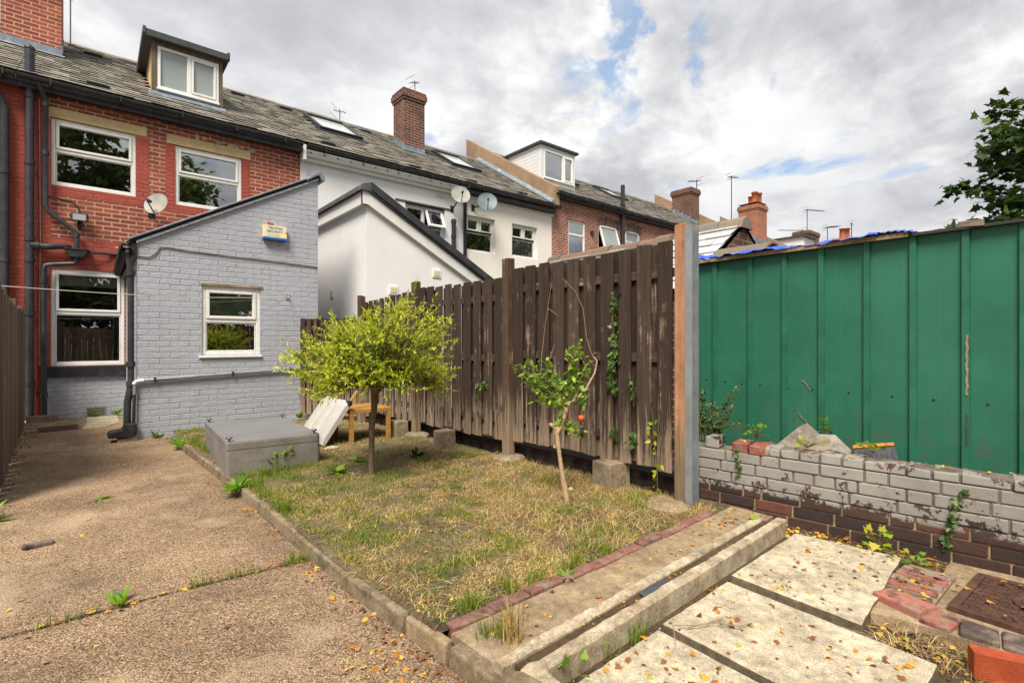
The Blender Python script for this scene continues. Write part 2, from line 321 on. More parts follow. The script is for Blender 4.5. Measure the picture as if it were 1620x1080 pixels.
def m_wallbrick():
    w = Mt('grey painted garden brick', .75, .25)
    z = w.sep(w.pos())[2]
    nz = w.noise(7, 9, .72); nz2 = w.noise(28, 7, .75)
    body = w.ramp(w.isl(), [(0, (.035, .027, .026)), (.55, (.065, .036, .031)), (.88, (.085, .042, .034)), (1, (.14, .055, .042))])
    body = w.mix(.4, body, w.ramp(nz2, [(.3, .3), (.7, .75)]), 'OVERLAY')
    paint = w.mix(w.ramp(w.noise(3, 7, .65), [(.4, 0), (.7, 1)]), (.31, .295, .272), (.235, .222, .205))
    low = w.ramp(z, [(.195, 0), (.215, 1)])                        # painted above the second course
    fl = w.mth('ADD', w.mth('MULTIPLY', nz, .7), w.mth('MULTIPLY', nz2, .3))
    thr = w.ramp(z, [(.2, .47), (.32, .575), (.47, .6), (.56, .52)])
    keep = w.mth('LESS_THAN', fl, thr)
    c = w.mix(w.mth('MULTIPLY', low, keep), body, paint)
    return w.col(c).bump(w.mth('ADD', w.mth('MULTIPLY', nz2, .6), w.mth('MULTIPLY', keep, .25)), .8, .007).m
MT['wallbrick'] = m_wallbrick()
MT['mortar_plain'] = mat_plain('yellowish mortar', (.33, .25, .16), .95, .1, var=.4, sc=20, bump=.8, bsc=60)
def m_mortar():
    w = Mt('garden wall mortar', .95, .1); z = w.sep(w.pos())[2]
    k = w.mix(w.ramp(w.noise(16, 8, .7), [(.4, 0), (.65, 1)]), (.36, .26, .15), (.17, .13, .09))
    p = w.mix(w.ramp(w.noise(9, 8, .7), [(.45, 0), (.6, 1)]), (.16, .15, .135), (.09, .075, .06))
    c = w.mix(w.ramp(z, [(.20, 0), (.22, .85)]), k, p)
    return w.col(c).bump(w.noise(60, 8, .75), .8, .006).m
MT['mortar'] = m_mortar()
def m_green():
    w = Mt('green coated steel sheet', .5, .35)
    u = w.uv(); y = w.sep(u)[0]
    wv = w.mth('SINE', w.mth('MULTIPLY', y, 2*math.pi/.0125))
    c = w.mix(w.ramp(w.noise(1.6, 9, .68), [(.36, 0), (.66, 1)]), (.018, .125, .075), (.028, .172, .105))
    pn = w.n('ShaderNodeTexWhiteNoise', noise_dimensions='1D'); w.l(w.mth('FLOOR', w.mth('DIVIDE', y, .285)), pn.inputs['W'])
    c = w.mix(w.mth('MULTIPLY', pn.outputs['Value'], .35), c, (.034, .15, .095))
    c = w.mix(w.mth('MULTIPLY', w.ramp(wv, [(.0, 1), (.6, 0)]), .11), c, (.008, .06, .035))
    dr = w.ramp(w.noise(1, 8, .7, w.map(w.pos(), (11, 11, .7))), [(.56, 0), (.74, .4)])
    c = w.mix(dr, c, (.10, .155, .11))
    z = w.sep(w.pos())[2]
    c = w.mix(w.mth('MULTIPLY', w.ramp(w.noise(12, 9, .75), [(.5, 0), (.62, 1)]), w.ramp(z, [(.45, .7), (.85, 0)])), c, (.10, .085, .055))
    c = w.mix(w.ramp(w.noise(19, 9, .72), [(.70, 0), (.72, .85)]), c, (.30, .22, .15))
    c = w.mix(w.ramp(w.noise(1, 6, .7, w.map(w.pos(), (60, 60, 1.6), (3, 1, 2))), [(.725, 0), (.74, .8)]), c, (.33, .27, .2))
    h = w.mth('ADD', w.mth('MULTIPLY', wv, .03), w.mth('MULTIPLY', w.noise(2.2, 1.5, .4), 1.3))
    return w.col(c).bump(h, .5, .02).m
MT['green'] = m_green()
MT['green_rib'] = mat_plain('green steel rib', (.023, .145, .088), .5, .35, var=.25, sc=5, dirt=(.05, .12, .08))
MT['tarp'] = mat_plain('blue tarpaulin', (.02, .09, .62), .45, .4, var=.45, sc=18, dirt=(.12, .25, .75))
MT['rust'] = mat_plain('rusty iron', (.10, .05, .035), .75, .4, .2, var=.4, sc=18, dirt=(.16, .08, .045), bump=.8, bsc=45)
MT['bark'] = mat_plain('grey brown bark', (.17, .125, .085), .95, .1, var=.4, sc=22, dirt=(.30, .24, .12), bump=1, bsc=55)
MT['bark_pale'] = mat_plain('pale peeling bark', (.48, .34, .21), .9, .1, var=.35, sc=20, dirt=(.2, .13, .09), bump=.8, bsc=50)
MT['bark_dark'] = mat_plain('dark bark', (.07, .055, .04), .95, .1, var=.3, sc=9, bump=1, bsc=20)
MT['willow'] = mat_island('yellow green willow leaf', [(0, (.18, .28, .02)), (.25, (.38, .52, .03)), (.55, (.60, .69, .04)), (.8, (.76, .76, .08)), (.93, (.70, .66, .28)), (1, (.5, .3, .06))], .55, .3, trans=.42)
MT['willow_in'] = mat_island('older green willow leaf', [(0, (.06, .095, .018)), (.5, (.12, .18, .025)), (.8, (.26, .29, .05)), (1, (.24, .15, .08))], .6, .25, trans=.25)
MT['apple_leaf'] = mat_island('fresh green apple leaf', [(0, (.12, .24, .03)), (.5, (.24, .42, .05)), (1, (.42, .58, .10))], .45, .4, trans=.4)
MT['maple'] = mat_island('dark green maple leaf', [(0, (.02, .045, .014)), (.6, (.035, .075, .02)), (1, (.08, .15, .03))], .5, .3, trans=.3)
MT['treeleaf'] = mat_island('dark tree leaf', [(0, (.08, .11, .05)), (.7, (.16, .20, .09)), (1, (.25, .31, .14))], .6, .25, trans=.45)
MT['ivy'] = mat_island('ivy leaf', [(0, (.03, .07, .015)), (.6, (.065, .14, .025)), (1, (.16, .26, .05))], .4, .4, trans=.2)
MT['shrub'] = mat_island('small shrub leaf', [(0, (.035, .06, .016)), (.5, (.08, .12, .03)), (.85, (.17, .22, .05)), (1, (.3, .2, .06))], .5, .3, trans=.25)
MT['weed'] = mat_island('bright weed leaf', [(0, (.07, .17, .015)), (.5, (.15, .31, .025)), (1, (.30, .45, .05))], .5, .3, trans=.4)
MT['weed_y'] = mat_island('yellowing weed leaf', [(0, (.2, .36, .03)), (.5, (.42, .48, .04)), (1, (.65, .5, .05))], .5, .3, trans=.4)
MT['grass'] = mat_island('green grass blade', [(0, (.08, .15, .014)), (.5, (.17, .27, .025)), (.8, (.27, .34, .045)), (1, (.40, .37, .10))], .6, .25, trans=.4)
MT['straw'] = mat_island('dead grass blade', [(0, (.12, .08, .035)), (.3, (.40, .27, .10)), (.7, (.64, .47, .18)), (1, (.80, .68, .40))], .8, .15, trans=.25)
MT['litter'] = mat_island('fallen leaf', [(0, (.10, .045, .022)), (.3, (.26, .10, .03)), (.5, (.48, .21, .035)), (.7, (.62, .36, .05)), (.88, (.58, .42, .12)), (1, (.25, .27, .05))], .7, .25, (.35, .7), over=.4, trans=.15)
MT['twig'] = mat_plain('dry twig', (.33, .25, .17), .9, .1, var=.3, sc=30)
MT['twig_green'] = mat_plain('green brown twig', (.17, .15, .05), .8, .2, var=.3, sc=30)
MT['dish_w'] = mat_plain('off white dish', (.33, .33, .30), .55, .3, var=.25, sc=6, dirt=(.36, .35, .28))
MT['dish_g'] = mat_plain('blue grey dish', (.13, .18, .21), .5, .4, var=.3, sc=7, dirt=(.07, .09, .09))
MT['alu'] = mat_plain('aerial metal', (.13, .12, .12), .45, .5, .6)
MT['cream'] = mat_plain('yellowed cream plastic', (.72, .62, .40), .5, .4, var=.06, sc=20)
MT['blue'] = mat_plain('blue plastic', (.015, .12, .42), .4, .4, var=.1)
MT['ink'] = mat_plain('faded blue lettering', (.03, .27, .48), .5, .3, var=.4, sc=30)
MT['ink2'] = mat_plain('pale blue lettering', (.25, .50, .48), .5, .3, var=.3, sc=30)
MT['terra'] = mat_plain('terracotta', (.36, .11, .055), .85, .2, var=.3, sc=8, dirt=(.12, .06, .045))
MT['cable'] = mat_plain('white cord', (.62, .58, .5), .7, .2, var=.2)
MT['redcloth'] = mat_plain('orange red apple skin', (.62, .12, .03), .35, .4, var=.5, sc=25)
MT['orange'] = mat_plain('rusty orange glaze', (.60, .22, .04), .7, .2, var=.5, sc=40, dirt=(.12, .07, .05))
MT['tile'] = mat_plain('dark roof tile', (.07, .075, .085), .8, .3, var=.3, sc=20)
MT['rubble'] = m_conc('broken grey slab', (.27, .24, .20), (.21, .18, .15), (.12, .1, .085), 6, .55, .8)
MT['bottle_b'] = mat_plain('blue bottle', (.05, .25, .62), .3, .5, var=.05)
MT['bottle_w'] = mat_plain('white bottle', (.7, .72, .74), .3, .5, var=.05)
MT['bottle_r'] = mat_plain('coral sponge', (.62, .16, .12), .7, .3, var=.1)
MT['grille'] = mat_plain('dull vent plastic', (.30, .26, .22), .7, .3, var=.2)
MT['vent_c'] = mat_plain('cream vent', (.62, .55, .36), .7, .3, var=.1, sc=20)

# ------------------------------------------------------------------ mesh helper
def wloc(o):
    v = Vector((0, 0, 0))
    while o is not None: v += o.location; o = o.parent
    return v
class MB:
    def __init__(s): s.v = []; s.f = []; s.mi = []; s.xf = None; s.sm = []
    def face(s, pts, mi=0, smooth=False):
        b = len(s.v)
        for p in pts:
            p = Vector(p)
            s.v.append(s.xf @ p if s.xf else p)
        s.f.append(list(range(b, b+len(pts)))); s.mi.append(mi); s.sm.append(smooth)
    def mesh(s, vs, fs, mi=0, smooth=False):
        b = len(s.v)
        for p in vs:
            p = Vector(p); s.v.append(s.xf @ p if s.xf else p)
        for f in fs: s.f.append([b+i for i in f]); s.mi.append(mi); s.sm.append(smooth)
    def hexa(s, c, mi=0):
        s.mesh(c, [(0, 3, 2, 1), (4, 5, 6, 7), (0, 1, 5, 4), (1, 2, 6, 5), (2, 3, 7, 6), (3, 0, 4, 7)], mi)
    def box(s, x0, x1, y0, y1, z0, z1, mi=0, jit=0):
        c = [(x0, y0, z0), (x1, y0, z0), (x1, y1, z0), (x0, y1, z0), (x0, y0, z1), (x1, y0, z1), (x1, y1, z1), (x0, y1, z1)]
        if jit: c = [tuple(q+random.uniform(-jit, jit) for q in p) for p in c]
        s.hexa(c, mi)
    def beam(s, p, q, w, h, up=(0, 0, 1), mi=0):
        p, q = Vector(p), Vector(q); d = (q-p).normalized(); a = d.cross(Vector(up))
        if a.length < 1e-4: a = d.cross(Vector((1, 0, 0)))
        a = a.normalized()*w/2; b = a.cross(d).normalized()*h/2
        s.hexa([p-a-b, p+a-b, p+a+b, p-a+b, q-a-b, q+a-b, q+a+b, q-a+b], mi)
    def prism(s, poly, y0, y1, mi=0):                           # poly in x,z extruded along y
        n = len(poly); A = [(x, y0, z) for x, z in poly]; B = [(x, y1, z) for x, z in poly]
        s.mesh(A+B, [tuple(range(n)), tuple(range(2*n-1, n-1, -1))]+[(i, i+n, (i+1) % n+n, (i+1) % n) for i in range(n)], mi)
    def prismz(s, poly, z0, z1, mi=0):
        n = len(poly); A = [(x, y, z0) for x, y in poly]; B = [(x, y, z1) for x, y in poly]
        s.mesh(A+B, [tuple(range(n-1, -1, -1)), tuple(range(n, 2*n))]+[(i, (i+1) % n, (i+1) % n+n, i+n) for i in range(n)], mi)
    def tube(s, pts, r, n=8, mi=0, cap=True):
        pts = [Vector(p) for p in pts]; rs = r if isinstance(r, (list, tuple)) else [r]*len(pts)
        vs = []; fs = []; prev = None
        for i, p in enumerate(pts):
            t = (pts[min(i+1, len(pts)-1)]-pts[max(i-1, 0)]).normalized()
            if prev is None: a = t.orthogonal().normalized()
            else:
                a = prev-t*prev.dot(t); a = a.normalized() if a.length > 1e-6 else t.orthogonal().normalized()
            prev = a; b = t.cross(a)
            vs += [p+(a*math.cos(2*math.pi*k/n)+b*math.sin(2*math.pi*k/n))*rs[i] for k in range(n)]
        for i in range(len(pts)-1):
            fs += [(i*n+k, i*n+(k+1) % n, (i+1)*n+(k+1) % n, (i+1)*n+k) for k in range(n)]
        s.mesh(vs, fs, mi, True)
        if cap: s.mesh(vs[:n], [tuple(range(n-1, -1, -1))], mi); s.mesh(vs[-n:], [tuple(range(n))], mi)
    def lathe(s, prof, c, n=14, axis=(0, 0, 1), mi=0):
        ax = Vector(axis).normalized(); a = ax.orthogonal().normalized(); b = ax.cross(a); c = Vector(c); vs = []; fs = []
        for r, z in prof: vs += [c+ax*z+(a*math.cos(2*math.pi*k/n)+b*math.sin(2*math.pi*k/n))*max(r, 1e-4) for k in range(n)]
        for i in range(len(prof)-1): fs += [(i*n+k, i*n+(k+1) % n, (i+1)*n+(k+1) % n, (i+1)*n+k) for k in range(n)]
        s.mesh(vs, fs, mi, True)
    def build(s, name, mats, parent=None, bevel=0, smooth=None):
        mats = mats if isinstance(mats, list) else [mats]
        off = wloc(parent) if parent else Vector((0, 0, 0))
        me = bpy.data.meshes.new(name)
        me.from_pydata([tuple(p-off) for p in s.v], [], s.f)
        for m in mats: me.materials.append(MT[m] if isinstance(m, str) else m)
        me.polygons.foreach_set('material_index', s.mi); me.polygons.foreach_set('use_smooth', s.sm)
        me.update()
        uvl = me.uv_layers.new(name='uv'); P = me.polygons; buf = np.zeros(len(me.loops)*2)
        for p in P:
            nn = p.normal; k = max(range(3), key=lambda i: abs(nn[i]))
            i, j = ((1, 2), (0, 2), (0, 1))[k]
            for li in p.loop_indices:
                q = s.v[me.loops[li].vertex_index]; buf[2*li] = q[i]; buf[2*li+1] = q[j]
        uvl.data.foreach_set('uv', buf)
        o = bpy.data.objects.new(name, me); COL.objects.link(o)
        if parent: o.parent = parent
        if bevel:
            m = o.modifiers.new('bevel', 'BEVEL'); m.width = bevel; m.segments = 2; m.limit_method = 'ANGLE'
        return o
def tag(o, label=None, cat=None, group=None, kind=None):
    if label: o['label'] = label
    if cat: o['category'] = cat
    if group: o['group'] = group
    if kind: o['kind'] = kind
    return o
def thing(name, label, cat, loc=(0, 0, 0), group=None):
    o = bpy.data.objects.new(name, None); COL.objects.link(o); o.location = loc; o.empty_display_size = .1
    return tag(o, label, cat, group)
def npmesh(name, V, F, mat, parent=None):                         # V (n,3), F list arrays (m,k)
    off = np.array(wloc(parent)) if parent else np.zeros(3)
    me = bpy.data.meshes.new(name); V = np.asarray(V, float)-off
    me.vertices.add(len(V)); me.vertices.foreach_set('co', V.ravel())
    tot = np.concatenate([np.full(len(f), f.shape[1]) for f in F]); loops = np.concatenate([f.ravel() for f in F])
    me.loops.add(len(loops)); me.loops.foreach_set('vertex_index', loops.astype(np.int32))
    me.polygons.add(len(tot)); st = np.concatenate([[0], np.cumsum(tot)[:-1]]); me.polygons.foreach_set('loop_start', st.astype(np.int32))
    me.update(calc_edges=True); me.materials.append(MT[mat])
    o = bpy.data.objects.new(name, me); COL.objects.link(o)
    if parent: o.parent = parent
    return o
def norm(a): return a/np.maximum(np.linalg.norm(a, axis=-1, keepdims=True), 1e-9)
LANCE = (np.array([(0, 0, 0), (.13, .4, .03), (0, 1, -.04), (-.13, .4, .03)]), [(0, 1, 2, 3)])
OVAL = (np.array([(0, 0, 0), (.24, .25, .05), (.27, .55, .05), (0, 1, -.1), (-.27, .55, .05), (-.24, .25, .05), (0, .5, -.03)]), [(0, 1, 2, 6), (6, 2, 3), (0, 6, 4, 5), (6, 3, 4)])
_m = [(0, 0), (.18, .05), (.5, .0), (.36, .3), (.62, .42), (.3, .52), (.2, .66), (0, 1), (-.2, .66), (-.3, .52), (-.62, .42), (-.36, .3), (-.5, 0), (-.18, .05)]
MAPLE = (np.array([(x, y, -.12*abs(x)-.08*y*y) for x, y in _m]), [(0, 1, 2, 3), (0, 3, 4, 5), (0, 5, 6, 7), (0, 7, 8, 9), (0, 9, 10, 11), (0, 11, 12, 13)])
IVY = (np.array([(x, y, -.1*abs(x)) for x, y in [(0, 0), (.35, -.1), (.5, .3), (.25, .5), (0, 1), (-.25, .5), (-.5, .3), (-.35, -.1)]]), [(0, 1, 2, 3), (0, 3, 4, 5), (0, 5, 6, 7)])
def leaves(name, P, D, U, size, tpl, mat, parent=None):            # P base points, D leaf direction, U face normal hint
    P = np.asarray(P, float); D = norm(np.asarray(D, float)); U = np.asarray(U, float)
    X = norm(np.cross(D, U)); Z = np.cross(X, D); size = np.broadcast_to(size, (len(P),))
    T, fs = tpl; n = len(T)
    V = P[:, None, :]+size[:, None, None]*(T[None, :, 0, None]*X[:, None, :]+T[None, :, 1, None]*D[:, None, :]+T[None, :, 2, None]*Z[:, None, :])
    base = (np.arange(len(P))*n)[:, None]; F = []
    for k in sorted({len(f) for f in fs}):
        A = np.array([f for f in fs if len(f) == k]); F.append((base[:, None, :]+A[None]).reshape(-1, k))
    return npmesh(name, V.reshape(-1, 3), F, mat, parent)
def rnd(n, s=1.): return RNG.normal(0, s, (n, 3))
def blades(name, xy, z, hmin, hmax, lean, width, mat, parent=None):
    n = len(xy); h = RNG.uniform(hmin, hmax, n); a = RNG.uniform(0, 2*np.pi, n); b = RNG.uniform(0, 2*np.pi, n)
    L = np.abs(RNG.normal(0, 1, n))*lean*h; z = np.broadcast_to(z, (n,))
    P = np.stack([xy[:, 0], xy[:, 1], z], 1); w = np.stack([np.cos(a), np.sin(a), 0*a], 1)*(width*RNG.uniform(.6, 1.3, n))[:, None]/2
    d = np.stack([np.cos(b)*L, np.sin(b)*L, 0*b], 1); up = np.array([0, 0, 1.])
    M = P+d*.35+up*(h*.6)[:, None]; T = P+d+up*(h*np.clip(1-L/np.maximum(h, 1e-6)*.35, .25, 1))[:, None]
    V = np.stack([P-w, P+w, M+w*.75, M-w*.75, T], 1).reshape(-1, 3); B = (np.arange(n)*5)[:, None]
    return npmesh(name, V, [B+np.array([[0, 1, 2, 3]]), B+np.array([[3, 2, 4]])], mat, parent)
def fn2(x, y, seed, sc):                                           # smooth random field about 0..1
    r = np.random.default_rng(seed); v = 0*x
    for k in range(14):
        a = r.uniform(0, 2*np.pi); f = sc*r.uniform(.5, 2.4); v = v+np.sin((x*np.cos(a)+y*np.sin(a))*f+r.uniform(0, 6.28))
    return .5+v/14**.5*.35

# ================================================================== THE GROUND
def struct(name, mb, m): return tag(mb.build(name, m), kind='structure')
m = MB(); m.face([(-400, -400, -.07), (400, -400, -.07), (400, 400, -.07), (-400, 400, -.07)]); struct('ground', m, 'earth')
def kx(y): return np.interp(y, [1.2, 1.776, 2.642, 3.51, 4.68, 7.21], [1.12, 1.077, .998, .965, .937, .792])   # path side of the lawn kerb
def fx(y): return 3.42-.0605*(y-2.06)                               # garden fence line
m = MB()
cr = [(-4, 3.16), (-.9, 3.14), (-.19, 3.131), (.36, 3.132), (.7, 3.10), (1.0, 3.084)]
ys = [3.05, 3.51, 4.68, 7.21]
m.prismz(cr+[(float(kx(y)), y) for y in (3.51, 4.68, 6, 7.21)]+[(.80, 8.27), (.8, 10.0), (-4, 10.0)], -.06, 0)
m.prismz([(-4, -3), (4.5, -3), (4.5, .2), (1.15, .2), (1.13, 1.2), (1.077, 1.776), (.998, 2.642)]+[(x, y-.022) for x, y in reversed(cr)], -.06, -.004)
struct('concrete_path', m, 'path')
m = MB(); m.prismz([(-4, 10.0), (.43, 10.0), (.43, 11.33), (-4, 11.33)], -.06, .0); struct('yard', m, 'yard')
# lawn: a gently uneven sheet
nx, ny = 60, 110; V = []; F = []
yy = np.linspace(1.80, 8.27, ny)
for j, y in enumerate(yy):
    x0 = float(kx(y))+.028; x1 = float(fx(y))+.25
    for i in range(nx):
        x = x0+(x1-x0)*i/(nx-1)
        V.append((x, y, .078+.018*(float(fn2(np.array(x), np.array(y), 3, 5))-.5)+.012*(float(fn2(np.array(x), np.array(y), 4, 14))-.5)))
F = np.array([(j*nx+i, j*nx+i+1, (j+1)*nx+i+1, (j+1)*nx+i) for j in range(ny-1) for i in range(nx-1)])
lawn = tag(npmesh('lawn', V, [F], 'soil'), kind='structure'); lawn.data.polygons.foreach_set('use_smooth', [True]*len(lawn.data.polygons))
m = MB(); m.prismz([(1.1, .2), (4.6, .2), (4.6, 3.0), (3.5, 3.0), (3.5, 1.45), (1.1, 1.45)], -.06, .012); struct('patio_ground', m, 'dirt')
m = MB(); m.prismz([(1.16, 1.48), (3.62, 1.50), (3.62, 1.79), (2.4, 1.765), (1.14, 1.76)], -.05, .084); struct('concrete_strip', m, 'strip')

# ================================================================== HOUSES
YF = 11.33; TANR = .61
def facade(mb, x0, x1, zb, zt, y, holes, rev=.1, mi=0):
    zt_ = zt if callable(zt) else (lambda x: zt)
    xs = sorted({x0, x1, *[h[0] for h in holes], *[h[1] for h in holes]})
    for a, b in zip(xs[:-1], xs[1:]):
        hs = sorted([h for h in holes if h[0] < (a+b)/2 < h[1]], key=lambda h: h[2]); lo = zb
        for h in hs:
            mb.face([(a, y, lo), (b, y, lo), (b, y, h[2]), (a, y, h[2])], mi); lo = h[3]
        mb.face([(a, y, lo), (b, y, lo), (b, y, zt_(b)), (a, y, zt_(a))], mi)
    for a, b, c, d in [h[:4] for h in holes]:
        r = y+rev
        mb.face([(a, y, c), (a, r, c), (a, r, d), (a, y, d)], mi); mb.face([(b, y, c), (b, y, d), (b, r, d), (b, r, c)], mi)
        mb.face([(a, y, d), (a, r, d), (b, r, d), (b, y, d)], mi); mb.face([(a, y, c), (b, y, c), (b, r, c), (a, r, c)], mi)
def bars(mb, x0, x1, z0, z1, y0, y1, t, mi=0):                       # a rectangular frame
    mb.box(x0, x0+t, y0, y1, z0, z1, mi); mb.box(x1-t, x1, y0, y1, z0, z1, mi)
    mb.box(x0+t, x1-t, y0, y1, z0, z0+t, mi); mb.box(x0+t, x1-t, y0, y1, z1-t, z1, mi)
def window(parent, x0, x1, z0, z1, y, lights, sill=0, lintel=None, room=True, blind=None, t=.055, pane='glass'):
    """lights: (x0,x1,z0,z1,opening) in fractions of the frame"""
    f = MB(); bars(f, x0, x1, z0, z1, y, y+.07, t)
    p = MB(); iw, ih = x1-x0-2*t, z1-z0-2*t
    for a, b, c, d, op in lights:
        X0, X1, Z0, Z1 = x0+t+iw*a, x0+t+iw*b, z0+t+ih*c, z0+t+ih*d
        if a > 0: f.box(X0-.022, X0+.022, y+.003, y+.067, Z0, Z1)
        if c > 0: f.box(x0+t, x1-t, y+.002, y+.068, Z0-.026, Z0+.026)
        X0 += .022 if a > 0 else 0; X1 -= .022 if b < 1 else 0; Z0 += .026 if c > 0 else 0; Z1 -= .026 if d < 1 else 0
        if op == 2: continue                                          # the casement stands open: built by the caller
        g = .042 if op else .014
        bars(f, X0+.003, X1-.003, Z0+.003, Z1-.003, y-.014 if op else y+.012, y+.052, g)
        p.face([(X0+g-.002, y+.03, Z0+g), (X1-g+.002, y+.03, Z0+g), (X1-g+.002, y+.03, Z1-g), (X0+g-.002, y+.03, Z1-g)])
    o = f.build('window', 'upvc', parent, bevel=.006)
    if p.f: p.build('pane', pane, o)
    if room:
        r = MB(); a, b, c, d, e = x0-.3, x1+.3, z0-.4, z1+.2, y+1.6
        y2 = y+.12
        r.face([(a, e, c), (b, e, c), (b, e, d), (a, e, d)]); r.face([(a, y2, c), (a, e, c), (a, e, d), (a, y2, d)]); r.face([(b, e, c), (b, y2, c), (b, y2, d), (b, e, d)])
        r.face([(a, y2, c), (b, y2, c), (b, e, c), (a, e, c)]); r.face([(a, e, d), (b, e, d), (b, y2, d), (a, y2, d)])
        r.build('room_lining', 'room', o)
    if blind:
        b = MB(); zb = z1-t-(z1-z0)*blind[0]
        b.box(x0+t, x1-t, y+.1, y+.112, zb, z1-t); b.tube([(x0+t, y+.106, zb), (x1-t, y+.106, zb)], .012, 8); b.build('blind', blind[1], o)
    if sill:
        s = MB(); s.box(x0-.05, x1+.05, y-.085, y+.02, z0-.045, z0-.003); s.build('sill', 'upvc', o, bevel=.006)
    if lintel:
        s = MB(); s.box(lintel[0], lintel[1], YF-.018, YF+.06, lintel[2], lintel[3]); s.build('lintel', lintel[4], o, bevel=.006)
    return o
def zroof(e, y): return e+TANR*(y-11.13)
UPS = Vector((0, 1, TANR)).normalized(); NRM = Vector((0, -TANR, 1)).normalized()
def slates(mb, x0, x1, eave, y0=11.13, y1=15.08, row=.19, w=.25, holes=(), mi=0, tilt=.012):
    L = (y1-y0)/UPS.y; n = int(round(L/row)); row = L/n
    for k in range(n):
        x = x0-(w*.5 if k % 2 else 0)-random.uniform(0, .02)
        while x < x1-.01:
            a, b = max(x, x0), min(x+w, x1); ym = y0+UPS.y*row*(k+.5); x += w
            if b-a < .03 or any(h[0] < (a+b)/2 < h[1] and h[2] < ym < h[3] for h in holes): continue
            s0 = k*row+random.uniform(-.006, .006); s1 = (k+1)*row+.05
            if random.random() < .02: s0 -= random.uniform(.01, .04)
            g = .002; o = Vector((0, y0, eave)); t = random.uniform(0, tilt)
            P = lambda X, s_, h: o+Vector((X, 0, 0))+UPS*s_+NRM*h
            h0, h1 = .020+t, .004+random.uniform(0, .003)
            dz = random.uniform(-.003, .003)
            A = [P(a+g, s0, h0+dz), P(b-g, s0, h0-dz), P(b-g, s1, h1), P(a+g, s1, h1)]
            B = [P(a+g, s0, h0-.011+dz), P(b-g, s0, h0-.011-dz)]
            mb.mesh(A+B, [(0, 1, 2, 3), (4, 5, 1, 0), (4, 0, 3), (1, 5, 2)], mi)
def roof(parent, x0, x1, eave, holes=(), mat='slate', back=True, row=.19, w=.25):
    m = MB(); slates(m, x0, x1, eave, holes=holes, row=row, w=w)
    yr = 15.1; zr = zroof(eave, yr)
    m.face([(x0, 11.15, zroof(eave, 11.15)-.02), (x1, 11.15, zroof(eave, 11.15)-.02), (x1, yr, zr-.02), (x0, yr, zr-.02)], 1)
    m.face([(x0, yr, zr-.02), (x1, yr, zr-.02), (x1, 19.1, eave-.02), (x0, 19.1, eave-.02)], 1)
    o = m.build('roof', [mat, 'felt'], parent)
    r = MB(); n = max(1, int((x1-x0)/.45))
    for i in range(n):
        a = x0+(x1-x0)*i/n; b = x0+(x1-x0)*(i+1)/n-.006; j = random.uniform(-.012, .012)
        pr = [(-.15, -.085), (-.09, -.01), (0, .04), (.09, -.01), (.15, -.085)]
        A = [(a, yr+p, zr+q+j) for p, q in pr]; B = [(b, yr+p, zr+q+j+random.uniform(-.006, .006)) for p, q in pr]
        r.mesh(A+B, [(i, i+1, i+6, i+5) for i in range(4)]+[(0, 5, 9, 4), (4, 3, 2, 1, 0), (5, 6, 7, 8, 9)])
    r.build('ridge', 'ridge', o)
    return o
def gutter(parent, x0, x1, z, y=11.07, mat='black', r=.058):
    m = MB(); n = 7; 
    for i in range(n):
        a0 = math.pi+math.pi*i/n; a1 = math.pi+math.pi*(i+1)/n
        q = lambda a, x, rr: (x, y+math.cos(a)*rr, z+math.sin(a)*rr)
        m.mesh([q(a0, x0, r), q(a1, x0, r), q(a1, x1, r), q(a0, x1, r)], [(0, 1, 2, 3)], 0, True)
        m.mesh([q(a0, x0, r*.88), q(a1, x0, r*.88), q(a1, x1, r*.88), q(a0, x1, r*.88)], [(0, 3, 2, 1)], 0, True)
    m.box(x0, x1, y-r, y-r*.86, z, z+.012); m.box(x0, x1, y+r*.86, y+r, z, z+.012)
    for x in np.arange(x0+.4, x1, .9): m.box(x-.012, x+.012, y-r*1.12, y+r+.12, z-.075, z-.052); m.box(x-.012, x+.012, y-r*1.14, y-r*1.0, z-.06, z+.022)
    return m.build('gutter', mat, parent)
def chimney(parent, x0, x1, y0, y1, z0, z1, mat='brick_chim', cap=.30, pots=(), flash=True, eave=5.6):
    m = MB(); m.box(x0, x1, y0, y1, z0, z1-cap)
    for i, (d, h) in enumerate([(.03, .075), (.06, .15), (.035, .075)]):
        zb = z1-cap+[0, .075, .225][i]; m.box(x0-d, x1+d, y0-d, y1+d, zb, zb+h)
    m.mesh([(x0-.02, y0-.02, z1), (x1+.02, y0-.02, z1), (x1+.02, y1+.02, z1), (x0-.02, y1+.02, z1), ((x0+x1)/2-.1, (y0+y1)/2, z1+.09), ((x0+x1)/2+.1, (y0+y1)/2, z1+.09)], [(0, 1, 5, 4), (1, 2, 5), (2, 3, 4, 5), (3, 0, 4)], 1)
    o = m.build('chimney', [mat, 'mortar'], parent)
    if flash:
        f = MB(); zf, zk = zroof(eave, y0), zroof(eave, y1)
        f.box(x0-.012, x1+.012, y0-.012, y0-.002, zf-.06, zf+.17)
        f.face([(x0-.05, y0-.09, zroof(eave, y0-.09)+.045), (x1+.05, y0-.09, zroof(eave, y0-.09)+.045), (x1+.05, y0-.01, zf+.05), (x0-.05, y0-.01, zf+.05)])
        for k in range(5):
            a = y0+(y1-y0)*k/5; b = y0+(y1-y0)*(k+1)/5
            for X in (x0-.012, x1+.002): f.box(X, X+.01, a, b, zroof(eave, a)-.05, zroof(eave, b)+.17)
        f.build('flashing', 'lead', o)
    for px, py, h, r in pots:
        p = MB(); p.lathe([(r*1.12, 0), (r*1.12, .05), (r, .08), (r*.9, h-.1), (r*1.1, h-.08), (r*1.12, h), (r*.8, h), (r*.75, h-.2)], (px, py, z1), 12); p.build('chimney_pot', 'terra', o)
    return o
